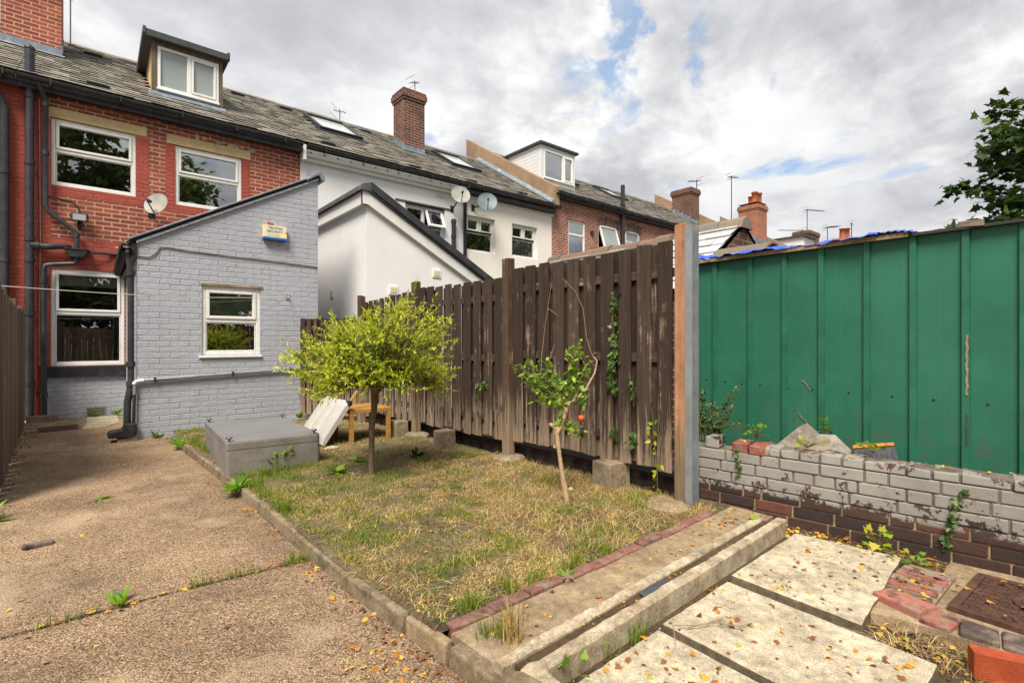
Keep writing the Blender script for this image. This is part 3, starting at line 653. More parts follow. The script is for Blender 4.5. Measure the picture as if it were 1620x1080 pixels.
def shell(mb, x0, x1, zt, y=YF, eave=None, mi=0):                     # back, sides and gables of a terraced house
    yb = 18.9; zr = zroof(eave, 15.1)-.03
    mb.face([(x1, yb, 0), (x0, yb, 0), (x0, yb, zt), (x1, yb, zt)], mi)
    for x, s in ((x0, 1), (x1, -1)):
        p = [(x, y, 0), (x, y, zt), (x, 15.1, zr), (x, yb, zt), (x, yb, 0)]
        mb.face(p if s > 0 else p[::-1], mi)
def vent_tile(parent, x, y, eave):
    m = MB(); o = Vector((x, y, zroof(eave, y)))
    P = lambda a, s_, h: o+Vector((a, 0, 0))+UPS*s_+NRM*h
    m.hexa([P(-.17, -.1, .0), P(.17, -.1, .0), P(.17, .1, .0), P(-.17, .1, .0), P(-.15, -.1, .075), P(.15, -.1, .075), P(.16, .12, .03), P(-.16, .12, .03)])
    m.build('roof_vent', 'black', parent, bevel=.008)
def skylight(parent, x0, x1, y0, y1, eave):
    o = Vector((0, 0, eave)); 
    P = lambda x, y, h: Vector((x, y, zroof(eave, y)))+NRM*h
    m = MB(); t = .09; ty = t*UPS.y
    def fb(a, b, c, d, h0, h1): m.hexa([P(a, c, h0), P(b, c, h0), P(b, d, h0), P(a, d, h0), P(a, c, h1), P(b, c, h1), P(b, d, h1), P(a, d, h1)])
    fb(x0, x0+t, y0, y1, 0, .10); fb(x1-t, x1, y0, y1, 0, .10); fb(x0+t, x1-t, y0, y0+ty, 0, .10); fb(x0+t, x1-t, y1-ty, y1, 0, .13)
    fb(x0-.1, x1+.1, y0-.16, y0-.003, .012, .035)
    s = m.build('skylight', 'black', parent, bevel=.006)
    g = MB(); g.face([P(x0+t, y0+ty, .07), P(x1-t, y0+ty, .07), P(x1-t, y1-ty, .07), P(x0+t, y1-ty, .07)]); g.build('pane', 'skyglass', s)
    return s

# ---- the red brick house at the left
BH = thing('brick_house', 'red brick terraced house with white framed dormer, cream lintels and grey painted base', 'house', (1.28, YF, 0))
W1 = (-.56, .572, 3.92, 5.04); W2 = (1.165, 2.291, 3.89, 5.01); W3 = (-.565, .409, .885, 2.53)
m = MB(); facade(m, -.88, 3.44, 0, 5.52, YF, [W1, W2, W3]); shell(m, -.88, 3.44, 5.52, eave=5.6)
wall = m.build('wall', 'brick', BH)
m = MB(); q = YF-.004                                              # areas in smooth red masonry paint stand a coat proud
for a, b, c, d in [(-.88, -.62, 0, 5.40), (-.62, -.561, 2.6, 5.0), (.574, .76, 3.80, 5.02), (-.62, .74, 3.76, 3.918), (-.62, .43, 2.532, 3.05), (-.62, -.567, .70, 2.53), (1.02, 1.163, 3.74, 5.0), (2.293, 2.44, 3.74, 5.0), (1.02, 2.44, 3.74, 3.888)]:
    m.box(a, b, q-.0005*random.random(), YF+.02, c, d)
m.build('painted_surround', 'brick_paint', wall)
m = MB(); m.box(-.62, .43, YF-.007, YF+.02, -.02, .70); m.build('painted_base', 'brick_grey', wall)
m = MB(); m.box(-.66, .43, YF-.07, YF+.09, .70, .882); m.build('stone_sill', 'black', wall, bevel=.01)
m = MB()
m.box(-.11, .15, YF-.016, YF+.0, .02, .17)
for z in (.05, .09, .13):
    for k in range(9): m.box(-.095+k*.026, -.079+k*.026, YF-.019, YF-.0155, z-.012, z+.012, 1)
m.build('air_brick', ['grille', 'felt'], wall)
m = MB()                                                           # pale stains of old mortar under the eaves
for k in range(9):
    m = MB(); x = 1.5+k*.11+random.uniform(-.03, .03); m.box(x, x+random.uniform(.05, .14), YF-.006, YF+.01, 5.22+random.uniform(-.03, .05)-k*.004, 5.27+random.uniform(0, .05)-k*.004, jit=.004); m.build('mortar_patch', 'slab', wall)
T2 = [(0, 1, 0, .53, 0), (0, 1, .53, 1, 1)]
window(BH, *W1, YF+.02, T2, lintel=(-.60, .735, 5.045, 5.215, 'stone'))
window(BH, *W2, YF+.02, T2, lintel=(1.03, 2.454, 5.015, 5.195, 'stone'))
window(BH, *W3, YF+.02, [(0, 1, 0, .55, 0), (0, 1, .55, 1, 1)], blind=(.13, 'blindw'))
rf = roof(BH, -.95, 3.44, 5.6, holes=[(.84, 2.1, 12.12, 13.9), (-1.34, -.5, 13.15, 13.95)])
gutter(BH, -.95, 3.42, 5.53)
m = MB(); m.box(-.95, 3.44, 11.16, 11.19, 5.38, 5.62); m.box(-.95, 3.44, 11.19, YF, 5.40, 5.43); m.build('fascia', 'black', BH)
chimney(BH, -1.34, -.5, 13.15, 13.95, 6.5, 9.4, 'brick', pots=[(-.92, 13.4, .5, .12)])
for x, y in ((-.02, 14.4), (.05, 11.45), (2.85, 14.6)): vent_tile(BH, x, y, 5.6)
# dormer
D = MB(); yd = 12.11; x0, x1, zb, zt = .86, 2.09, 6.17, 7.27
D.box(x0, x0+.09, yd-.01, yd+.08, zb, zt); D.box(x1-.07, x1, yd-.01, yd+.08, zb-.02, zt); D.box(x0+.09, x1-.07, yd-.004, yd+.08, 7.17, zt)
for X, nx_ in ((x0+.015, -1), (x1-.015, 1)):
    p = [(X, yd+.08, zroof(5.6, yd+.08)), (X, yd+.08, zt), (X, 13.86, zt), ]
    D.face(p if nx_ > 0 else p[::-1], 1)
dm = D.build('dormer', ['dkwood', 'stone'], BH)
m = MB(); m.box(.74, 2.18, 12.0, 13.95, 7.275, 7.34); m.box(.72, 2.2, 11.955, 12.02, 7.24, 7.37); m.box(.71, .76, 11.94, 13.9, 7.26, 7.40); m.box(2.15, 2.2, 11.94, 13.9, 7.26, 7.40)
m.build('dormer_roof', 'slab_felt', dm, bevel=.008)
m = MB(); bars(m, .955, 2.015, 6.33, 7.165, yd-.01, yd+.06, .05); m.box(1.45, 1.52, yd-.012, yd+.06, 6.38, 7.115); bars(m, 1.525, 1.963, 6.384, 7.112, yd-.024, yd+.04, .042); m.box(.94, 2.03, yd-.05, yd+.03, 6.29, 6.325)
m.build('dormer_window', 'upvc', dm, bevel=.006)
m = MB(); m.face([(1.0, yd+.03, 6.38), (1.45, yd+.03, 6.38), (1.45, yd+.03, 7.12), (1.0, yd+.03, 7.12)]); m.face([(1.56, yd+.02, 6.42), (1.93, yd+.02, 6.42), (1.93, yd+.02, 7.07), (1.56, yd+.02, 7.07)]); m.build('pane', 'frost', dm)
m = MB(); m.hexa([(.95, yd-.03, 6.16), (2.02, yd-.03, 6.16), (2.02, yd+.03, 6.2), (.95, yd+.03, 6.2), (.95, yd-.01, 6.29), (2.02, yd-.01, 6.29), (2.02, yd+.03, 6.29), (.95, yd+.03, 6.29)])
m.hexa([(.8, yd-.17, zroof(5.6, yd-.17)+.02), (2.14, yd-.17, zroof(5.6, yd-.17)+.02), (2.14, yd, zroof(5.6, yd)+.02), (.8, yd, zroof(5.6, yd)+.02), (.8, yd-.17, zroof(5.6, yd-.17)+.04), (2.14, yd-.17, zroof(5.6, yd-.17)+.04), (2.14, yd, zroof(5.6, yd)+.06), (.8, yd, zroof(5.6, yd)+.06)])
m.build('apron', 'lead', dm)
# soil pipe, downpipes
def pipe(parent, name, pts, r, collars=(), mat='pipe', cr=1.22):
    m = MB(); m.tube(pts, r, 12)
    for c, d in collars: c = Vector(c); d = Vector(d).normalized(); m.tube([c-d*.035, c+d*.035], (max(r) if isinstance(r, list) else r)*cr, 12)
    return m.build(name, mat, parent)
py = YF-.11
soil = pipe(BH, 'soil_pipe', [(-.81, py, 0), (-.81, py, 6.06)], .056, [((-.81, py, z), (0, 0, 1)) for z in (.62, 1.75, 2.62, 2.96, 4.2, 5.28)])
m = MB(); m.tube([(-.81, py, 5.5), (-.81, py, 6.02)], .064, 12); m.lathe([(.066, 0), (.07, .03), (.03, .07)], (-.81, py, 6.03), 12); m.build('pipe_cowl', 'pipe', soil)
m = MB(); m.tube([(-.78, py, 2.86), (-.6, py, 2.86), (-.44, py, 2.89), (-.36, py+.05, 2.89), (-.34, YF+.01, 2.89)], .052, 12); m.tube([(-.80, py, 2.86), (-.70, py, 2.86)], .066, 12); m.build('branch_pipe', 'pipe', soil)
m = MB(); m.lathe([(.10, 0), (.10, .02), (.07, .03)], (-.81, py, .0), 14); m.build('pipe_collar', 'slab', soil)
dp = pipe(BH, 'downpipe', [(-.70, 11.07, 5.48), (-.66, 11.12, 5.36), (-.62, py, 5.26), (-.62, py, 3.55), (-.60, py, 3.46), (-.30, py, 3.20), (-.245, py, 3.14), (-.235, py, 2.86)], .037, [((-.62, py, 5.2), (0, 0, 1)), ((-.62, py, 4.4), (0, 0, 1)), ((-.235, py, 3.1), (0, 0, 1))])
m = MB(); m.prism([(-.37, 2.84), (-.33, 2.72), (-.15, 2.72), (-.08, 2.84)], py-.08, YF-.01); m.box(-.385, -.065, py-.09, YF-.01, 2.84, 2.862); m.build('hopper', 'black', dp, bevel=.006)
m = MB(); m.tube([(-.235, py, 2.74), (-.235, py, 2.66), (-.27, py, 2.61), (-.55, py, 2.57), (-.62, py, 2.55), (-.64, py, 2.48), (-.64, py, .06)], .04, 12)
for z in (2.3, 1.35, .42): m.tube([(-.64, py, z-.04), (-.64, py, z+.04)], .05, 12)
m.build('lower_pipe', 'black', dp)
m = MB(); m.tube([(-.14, py, 2.815), (.10, py+.03, 2.83), (.30, YF, 2.84)], [.022, .022, .03], 10); m.build('waste_pipe', 'pipe', dp)
m = MB(); m.tube([(-.70, YF-.02, 5.3), (-.69, YF-.02, 3), (-.705, YF-.02, 1.6), (-.7, YF-.02, .9)], .006, 5); m.build('cable', 'cable', BH)

# ---- neighbour at the far left
LH = thing('brick_house', 'red painted brick house cut off by the left edge, black pipe on its wall', 'house', (-3, YF, 0))
m = MB(); facade(m, -6, -.884, 0, 5.52, YF, [(-3.4, -2.2, 3.9, 5.0)]); shell(m, -6, -.884, 5.52, eave=5.6); m.build('wall', 'brick_paint', LH)
window(LH, -3.4, -2.2, 3.9, 5.0, YF+.02, T2)
roof(LH, -6, -.955, 5.6, holes=[(-1.34, -.5, 13.15, 13.95)]); gutter(LH, -6, -.96, 5.53)
m = MB(); m.box(-6, -.955, 11.16, 11.19, 5.38, 5.62); m.build('fascia', 'black', LH)
pipe(LH, 'downpipe', [(-1.10, YF-.08, 0), (-1.10, YF-.08, 5.0), (-1.16, YF-.1, 5.18), (-1.3, YF-.2, 5.3)], .055, [((-1.1, YF-.08, z), (0, 0, 1)) for z in (1.2, 2.6, 4.0)])

# ---- pale grey rendered house
GH = thing('rendered_house', 'pale grey rendered house with open top windows and tall brick chimney', 'house', (5.6, YF, 0))
m = MB(); W4 = (5.98, 7.144, 3.62, 4.80)
facade(m, 3.44, 7.77, 0, 5.5, YF, [W4], rev=.16); shell(m, 3.44, 7.77, 5.5, eave=5.6); gw = m.build('wall', 'render_grey', GH)
m = MB(); m.box(3.445, 7.765, 11.17, YF, 5.33, 5.47); m.box(3.445, 7.765, 11.24, YF, 5.25, 5.33)
for k in range(14): m.box(3.6+k*.3, 3.63+k*.3, 11.163, 11.17, 5.40, 5.43, 1)
m.build('soffit', ['white', 'black'], GH)
m = MB(); m.box(3.44, 3.50, 11.10, YF, 5.22, 5.54); m.build('trim', 'white', GH)
roof(GH, 3.44, 7.77, 5.6, holes=[(6.95, 7.64, 13.26, 13.95), (4.42, 5.5, 12.95, 14.2)]); gutter(GH, 3.5, 7.72, 5.53)
skylight(GH, 4.4, 5.55, 12.92, 14.25, 5.6)
for x, y in ((4.0, 14.5), (4.05, 11.4), (6.2, 11.3), (6.25, 14.45)): vent_tile(GH, x, y, 5.6)
ch = chimney(GH, 6.95, 7.64, 13.26, 13.92, 6.6, 8.74, 'brick_chim')
w = window(GH, *W4, YF+.1, [(0, .5, .58, 1, 1), (.5, 1, .58, 1, 2), (0, 1, 0, .58, 0)], blind=None)
def casement(x0, x1, z0, z1, y, ang, parent, pane='glass'):           # top hung light, swung outwards
    M_ = Matrix.Translation((0, y, z1)) @ Matrix.Rotation(-ang, 4, 'X'); f = MB(); f.xf = M_
    bars(f, x0, x1, z0-z1, 0, -.02, .04, .055); o = f.build('casement', 'upvc', parent, bevel=.006)
    p = MB(); p.xf = M_; p.face([(x0+.05, .01, z0-z1+.05), (x1-.05, .01, z0-z1+.05), (x1-.05, .01, -.05), (x0+.05, .01, -.05)]); p.build('casement_pane', pane, parent)
casement(6.585, 7.10, 4.235, 4.755, YF+.09, math.radians(24), w)
m = MB(); m.box(5.7, 7.3, YF-.02, YF+.1, 4.80, 4.84); m.build('drip_edge', 'alu', gw)
m = MB(); m.box(6.88, 7.11, YF-.012, YF, 4.97+.12, 5.08+.12); m.build('wall_vent', 'vent_c', gw, bevel=.004)
pipe(GH, 'stub_pipe', [(7.36, YF-.09, 3.0), (7.36, YF-.09, 4.56)], .06, [((7.36, YF-.09, 4.5), (0, 0, 1)), ((7.36, YF-.09, 4.1), (0, 0, 1))], 'black')
pipe(GH, 'downpipe', [(7.74, 11.09, 5.45), (7.74, YF-.07, 5.25), (7.74, YF-.07, .1)], .05, [], 'black')

# ---- cream rendered house
CH = thing('rendered_house', 'cream rendered house with wide black gutter and bottles behind one upstairs window', 'house', (9.4, YF, 0))
m = MB(); W5 = (7.84, 8.83, 3.80, 4.79); W6 = (9.466, 10.483, 3.82, 4.80)
facade(m, 7.77, 11.1, 0, 5.35, YF, [W5, W6], rev=.16); shell(m, 7.77, 11.1, 5.35, eave=5.6); cw = m.build('wall', 'render_cream', CH)
m = MB(); m.box(7.80, 11.15, YF-.04, YF, 5.25, 5.30); m.build('trim', 'white', cw)
m = MB(); m.box(7.775, 11.1, 11.14, YF, 5.34, 5.60); m.build('fascia', 'black', CH)
roof(CH, 7.77, 11.1, 5.6, holes=[(8.42, 9.42, 12.9, 14.1)]); gutter(CH, 7.77, 11.22, 5.53, r=.075)
skylight(CH, 8.38, 9.46, 12.85, 14.15, 5.6)
for x, y in ((7.95, 11.3), (9.85, 11.35)): vent_tile(CH, x, y, 5.6)
L3 = [(0, .5, .58, 1, 1), (.5, 1, .58, 1, 1), (0, 1, 0, .58, 0)]
w5 = window(CH, *W5, YF+.1, L3, sill=1)
w6 = window(CH, *W6, YF+.1, L3, sill=1)
m = MB(); m.box(9.53, 10.42, YF+.22, YF+.232, 3.88, 4.35); m.build('blind', 'blind', w6)

# ---- further brick houses
def far_house(label, x0, x1, eave, mat, wins=(), holes=(), cols=None):
    H = thing('brick_house', label, 'house', ((x0+x1)/2, YF, 0))
    m = MB(); facade(m, x0, x1, 0, eave-.08, YF, [w_[:4] for w_ in wins], rev=.08); shell(m, x0, x1, eave-.08, eave=eave); wl_ = m.build('wall', mat, H)
    roof(H, x0, x1, eave, holes=holes, row=.24, w=.3); gutter(H, x0, x1, eave-.07)
    m = MB(); m.box(x0, x1, 11.16, YF, eave-.2, eave-.02); m.build('fascia', 'black', H)
    return H, wl_
H3, w_ = far_house('red brick house with white clad box dormer and tan rendered parapet', 11.1, 14.62, 6.05, 'brick_far', [(11.86, 12.69, 3.9, 5.29), (13.35, 14.40, 4.1, 5.40)], [(11.25, 12.9, 12.0, 14.2)])
window(H3, 11.86, 12.69, 3.9, 5.29, YF+.03, [(0, 1, 0, .68, 0), (0, 1, .68, 1, 0)])
W7 = window(H3, 13.35, 14.40, 4.1, 5.40, YF+.03, [(0, 1, 0, 1, 2)])
casement(13.42, 14.33, 4.2, 5.33, YF+.02, math.radians(17), W7, 'frost')
def arch(xa, xb, z, parent):
    m = MB(); n = 11
    for k in range(n):
        t0 = xa+(xb-xa)*k/n; t1 = xa+(xb-xa)*(k+1)/n-.012; mid = ((t0+t1)/2-(xa+xb)/2)/((xb-xa)/2); zz = z-.1*mid*mid
        m.box(t0, t1, YF-.012, YF+.03, zz, zz+.28)
    m.build('brick_arch', 'rbrick', parent)
arch(13.25, 14.5, 5.38, w_)
m = MB(); Ycut = 11.0
for k in range(12):                                                   # rendered parapet following the slope
    a = 11.12+4.8*k/12; b = 11.12+4.8*(k+1)/12; c = [zroof(5.6, a)-.15, zroof(5.6, b)-.15, zroof(6.05, b)+.12, zroof(6.05, a)+.12]
    m.mesh([(11.0, a, c[0]), (11.0, b, c[1]), (11.0, b, c[2]), (11.0, a, c[3]), (11.24, a, c[0]), (11.24, b, c[1]), (11.24, b, c[2]), (11.24, a, c[3])], [(0, 3, 2, 1), (4, 5, 6, 7), (3, 7, 6, 2), (0, 1, 5, 4)]+([(0, 4, 7, 3)] if k == 0 else [])+([(1, 2, 6, 5)] if k == 11 else []))
pp = m.build('parapet', 'tan', H3)
m = MB()
for k in range(12):
    a = 11.1+4.0*k/12; b = 11.1+4.0*(k+1)/12
    m.hexa([(10.86, a, zroof(5.6, a)+.03), (10.998, a, zroof(5.6, a)+.03), (10.998, b, zroof(5.6, b)+.03), (10.86, b, zroof(5.6, b)+.03), (10.86, a, zroof(5.6, a)+.05), (10.998, a, zroof(5.6, a)+.16), (10.998, b, zroof(5.6, b)+.16), (10.86, b, zroof(5.6, b)+.05)])
m.build('flashing', 'lead', pp)
D = MB(); yd = 11.99
D.box(11.27, 12.88, yd, yd+.1, 6.58, 6.72)
D.box(11.27, 11.40, yd, yd+.1, 6.72, 7.80); D.box(12.80, 12.88, yd, yd+.1, 6.72, 7.80); D.box(11.40, 12.80, yd, yd+.1, 7.66, 7.80)
for k in range(11):
    za = 6.5+.12*k
    for X in (11.262, 12.868):
        yb = min(14.6, 11.13+(za+.12-6.05)/TANR)
        D.box(X, X+.02, yd+.1, max(yd+.12, yb+.1), za, za+.112)
D.box(11.275, 12.875, 12.1, 14.2, 7.3, 7.79)
dm = D.build('dormer', 'cladding', H3)
m = MB(); m.box(11.16, 12.99, 11.9, 14.4, 7.80, 7.88); m.build('dormer_roof', 'slab_felt', dm, bevel=.008)
m = MB(); bars(m, 11.40, 12.80, 6.72, 7.66, yd-.01, yd+.07, .05); m.box(12.26, 12.32, yd-.012, yd+.07, 6.77, 7.61); bars(m, 12.325, 12.745, 6.775, 7.605, yd-.03, yd+.05, .045); m.box(11.37, 12.83, yd-.06, yd+.02, 6.69, 6.72); m.build('dormer_window', 'upvc', dm, bevel=.006)
m = MB(); m.face([(11.45, yd+.03, 6.77), (12.26, yd+.03, 6.77), (12.26, yd+.03, 7.61), (11.45, yd+.03, 7.61)]); m.face([(12.36, yd+.02, 6.8), (12.7, yd+.02, 6.8), (12.7, yd+.02, 7.56), (12.36, yd+.02, 7.56)]); m.build('pane', 'glass', dm)
m = MB(); m.box(11.47, 11.65, yd+.085, yd+.09, 6.75, 7.6); m.box(12.0, 12.24, yd+.085, yd+.09, 6.75, 7.6); m.box(11.66, 11.99, yd+.086, yd+.089, 6.75, 7.6, 0); m.build('net_curtain', 'frost', dm)
pipe(H3, 'soil_pipe', [(14.55, YF-.12, 2.5), (14.55, YF-.12, 6.9)], .075, [((14.55, YF-.12, z), (0, 0, 1)) for z in (5.2, 6.2)], 'black')
skylight(H3, 13.2, 14.2, 13.0, 14.2, 6.05)
m = MB(); m.tube([(13.0, YF-.06, 5.0), (13.0, YF, 5.0)], .07, 10); m.build('flue', 'black', w_)
H4, w_ = far_house('red brick house with low arched white window, chimney at its far end', 14.62, 22.3, 6.0, 'brick_far', [(14.84, 15.75, 4.2, 5.40)], [(21.46, 22.2, 12.6, 13.6)])
window(H4, 14.84, 15.75, 4.2, 5.40, YF+.03, [(0, 1, 0, .6, 0), (0, 1, .6, 1, 1)], pane='frost'); arch(14.75, 15.84, 5.38, w_)
skylight(H4, 16.4, 17.5, 13.2, 14.3, 6.0)
chimney(H4, 21.46, 22.2, 12.6, 13.6, 6.6, 8.55, 'brick_chim', eave=6.0)
H5, _ = far_house('further brick house with tan gable wall, orange chimney carrying terracotta pots', 22.3, 29.2, 6.0, 'brick_far', (), ())
m = MB()
for k in range(10):
    a = 11.12+4.1*k/10; b = 11.12+4.1*(k+1)/10; c = [zroof(6, a)-.2, zroof(6, b)-.2, zroof(6, b)+.48, zroof(6, a)+.48]
    m.hexa([(22.4, a, c[0]), (22.65, a, c[0]), (22.65, b, c[1]), (22.4, b, c[1]), (22.4, a, c[3]), (22.65, a, c[3]), (22.65, b, c[2]), (22.4, b, c[2])])
m.build('gable_wall', 'tan', H5)
chimney(H5, 28.0, 29.1, 12.4, 13.5, 6.6, 9.0, 'brick_orange', cap=.4, eave=6.0, pots=[(28.25, 12.7, .62, .16), (28.85, 12.75, .68, .17), (28.9, 13.2, .6, .15)])
m = MB(); zt = 7.2
H6, _ = far_house('distant brick house with small pale box dormer and squat brick chimney', 29.2, 38.2, 6.0, 'brick_far')
m.box(33.2, 34.9, 12.0, 14.6, 6.4, 7.7); o = m.build('dormer', 'white', H6)
m = MB(); m.box(33.05, 35.05, 11.85, 14.8, 7.7, 7.8); m.build('dormer_roof', 'slab_felt', o)
m = MB(); m.face([(33.5, 11.99, 6.7), (34.6, 11.99, 6.7), (34.6, 11.99, 7.5), (33.5, 11.99, 7.5)]); m.build('pane', 'frost', o)
m = MB()
for k in range(10):
    a = 11.12+4.1*k/10; b = 11.12+4.1*(k+1)/10; c = [zroof(6, a)-.2, zroof(6, b)-.2, zroof(6, b)+.42, zroof(6, a)+.42]
    m.hexa([(29.2, a, c[0]), (29.45, a, c[0]), (29.45, b, c[1]), (29.2, b, c[1]), (29.2, a, c[3]), (29.45, a, c[3]), (29.45, b, c[2]), (29.2, b, c[2])])
m.build('gable_wall', 'tan', H6)
chimney(H6, 35.9, 37.6, 12.6, 13.6, 6.6, 8.6, 'brick_chim', eave=6.0)
H7, _ = far_house('farthest brick house of the row with small chimney carrying twin pots', 38.2, 48, 6.0, 'brick_far')
chimney(H7, 43.2, 44.8, 12.6, 13.6, 6.8, 9.1, 'brick_orange', eave=6.0, pots=[(43.5, 13, .75, .2), (44.45, 13, .9, .22)])

# ================================================================== GREY BRICK EXTENSION
YE = 8.27; zs = lambda x: 2.62+(x-.431)*(3.93-2.62)/(2.79-.431)
EX = thing('lean_to_extension', 'blue grey painted brick extension with sloping roof and one white window', 'building', (1.6, YE, 0))
WE = (1.165, 1.93, 1.10, 2.10)
m = MB(); facade(m, .431, 2.79, -.05, zs, YE, [WE], rev=.09)
m.face([(.431, YF, -.05), (.431, YE, -.05), (.431, YE, 2.62), (.431, YF, 2.62)])
m.face([(2.79, YE, -.05), (2.79, YF, -.05), (2.79, YF, 3.93), (2.79, YE, 3.93)])
ew = m.build('wall', 'brick_grey', EX)
window(EX, *WE, YE+.025, [(0, 1, 0, .5, 0), (0, 1, .5, 1, 1)], sill=0, blind=(.46, 'blind'))
m = MB(); m.box(1.13, 1.95, YE-.03, YE+.02, 1.065, 1.096); m.build('window_ledge', 'upvc', ew, bevel=.006)
m = MB(); m.box(1.15, 1.96, YE-.014, YE+.02, 2.105, 2.135, jit=.006); m.build('rough_lintel', 'strip', ew)
m = MB(); a, b = (.26, zs(.26)), (2.82, zs(2.82))
m.prism([(a[0], a[1]+.02), (b[0], b[1]+.02), (b[0], b[1]+.058), (a[0], a[1]+.058)], YE-.004, YF)
er = m.build('roof', 'felt', EX)
m = MB(); m.prism([(.42, zs(.42)-.015), (2.79, zs(2.79)-.015), (2.79, zs(2.79)+.018), (.42, zs(.42)+.018)], YE-.035, YE+.0); m.build('verge', 'brick_grey', er)
m = MB(); m.prism([(.34, zs(.34)+.059), (2.62, zs(2.62)+.059), (2.62, zs(2.62)+.085), (.34, zs(.34)+.085)], YE-.062, YE+.3); m.prism([(2.60, zs(2.60)+.075), (2.80, 4.06), (2.88, 3.97), (2.88, 3.91), (2.83, 3.91), (2.79, 3.99), (2.60, zs(2.60)+.04)], YE-.07, YE+.35); m.build('coping', 'lead', er, bevel=.006)
m = MB(); 
for k in range(26):
    x = .30+random.uniform(-.06, .09); y = YE+random.uniform(-.02, .5); z = 2.56+random.uniform(-.02, .06); m.box(x-.02, x+.02, y-.02, y+.02, z-.015, z+.015, jit=.012)
m.build('gutter_debris', 'trench', er)
g = MB(); 
for i in range(6):
    a0 = math.pi+math.pi*i/6; a1 = math.pi+math.pi*(i+1)/6; q = lambda a, y: (.31+math.cos(a)*.065, y, 2.52+math.sin(a)*.065)
    g.mesh([q(a0, YE-.06), q(a1, YE-.06), q(a1, YF-.05), q(a0, YF-.05)], [(0, 1, 2, 3), (0, 3, 2, 1)], 0, True)
g.box(.37, .43, YE-.02, YF, 2.42, 2.60); g.box(.24, .262, YE-.06, YF-.05, 2.5, 2.535); g.build('gutter', 'black', EX)
dp = pipe(EX, 'downpipe', [(.33, YE+.02, 2.50), (.34, YE-.0, 2.36), (.365, YE+.02, 2.22), (.365, YE+.02, .78), (.365, YE+.02, .70), (.33, YE+.02, .50), (.325, YE+.02, .12)], [.026, .03, .036, .036, .042, .042, .042], [((.365, YE+.02, z), (0, 0, 1)) for z in (2.2, 1.0, .74)])
m = MB(); m.prism([(.12, .10), (.14, .135), (.27, .16), (.30, .23), (.42, .23), (.42, .08), (.36, .05), (.13, .06)], YE-.10, YE+.12); m.build('shoe', 'black', dp, bevel=.012)
m = MB(); m.prism([(.22, -.01), (.43, -.01), (.43, .075), (.40, .085), (.30, .045), (.22, .045)], YE-.08, YE+.1); m.build('gully_block', 'block', EX, bevel=.008)
m = MB(); m.tube([(.40, YE-.04, .60), (.405, YE-.035, .74), (.42, YE-.035, .775), (.46, YE-.035, .782), (1.4, YE-.035, .826), (2.56, YE-.035, .878)], .021, 10)
m.tube([(.40, YE-.03, .62), (.39, YE-.03, .1)], .02, 10, 1)
for x in (.62, 1.55, 2.35): m.box(x-.012, x+.012, YE-.062, YE, .755+(x-.46)*.046, .81+(x-.46)*.046, 1)
m.build('waste_pipe', ['galv', 'black'], EX)
m = MB(); m.tube([(.3955, YE-.041, .735), (.405, YE-.04, .76), (.425, YE-.037, .776), (.5, YE-.035, .784)], .024, 10); m.build('pipe_elbow', 'upvc', EX)
m = MB(); c = [(.44, 2.43), (.55, 2.425), (.62, 2.47), (.68, 2.575), (.75, 2.585), (1.0, 2.565), (1.6, 2.545), (2.2, 2.53), (2.78, 2.51)]
m.tube([(x, YE-.012, z) for x, z in c], .0075, 6); m.build('cable', 'kerb', EX)
m = MB(); m.tube([(2.32, YE, 2.0), (2.32, YE-.06, 2.0), (2.335, YE-.07, 1.97)], .008, 6); m.box(2.29, 2.35, YE-.012, YE, 1.96, 2.04); m.build('line_hook', 'galv', ew)

# ================================================================== WHITE EXTENSION NEXT DOOR
WX = thing('lean_to_extension', 'pale grey rendered extension with white fascia and black roof edge', 'building', (4.9, YE, 0))
zw = lambda x: 3.93-(x-3.62)*(3.93-2.52)/(6.22-3.62)
m = MB(); facade(m, 3.62, 7.2, 0, lambda x: zw(x)-.05, YE, [])
m.face([(3.62, YF, 0), (3.62, YE, 0), (3.62, YE, 3.88), (3.62, YF, 3.88)]); m.face([(7.2, YE, 0), (7.2, YF, 0), (7.2, YF, zw(7.2)), (7.2, YE, zw(7.2))])
xw = m.build('wall', 'render_grey', WX)
m = MB(); m.box(3.52, 3.62, YE-.07, YF, 3.66, 3.88); m.prism([(3.62, 3.66), (3.62, 3.88), (7.25, zw(7.25)-.05), (7.25, zw(7.25)-.24)], YE-.07, YE-.002); m.box(3.52, 3.62, YE-.072, YE-.002, 3.66, 3.88)
m.build('fascia', 'white', WX, bevel=.004)
m = MB(); m.prism([(3.46, 3.885), (3.50, 3.99), (3.62, 4.03), (7.3, zw(7.3)+.09), (7.3, zw(7.3)-.04), (3.62, 3.885)], YE-.11, YF); m.build('roof', 'slab_felt', WX)
m = MB(); m.prism([(3.66, 4.032), (7.32, zw(7.32)+.102), (7.32, zw(7.32)-.03), (3.66, 3.90)], YE-.135, YE-.112); m.prism([(3.66, 4.022), (7.32, zw(7.32)+.092), (7.32, zw(7.32)+.115), (3.66, 4.045)], YE-.135, YE+.05); m.build('verge', 'pipe', WX, bevel=.006)
m = MB(); m.box(3.601, 3.62, 9.86, 9.99, 2.17, 2.31); m.build('wall_vent', 'vent_c', xw)
for x, z in ((4.12, 2.22), (5.02, 2.60)):
    m = MB(); m.box(x-.09, x+.09, YE-.02, YE, z-.08, z+.08); m.box(x-.06, x+.06, YE-.028, YE-.018, z-.05, z+.05, 1); m.build('wall_vent', ['upvc', 'vent_c'], xw, bevel=.004)

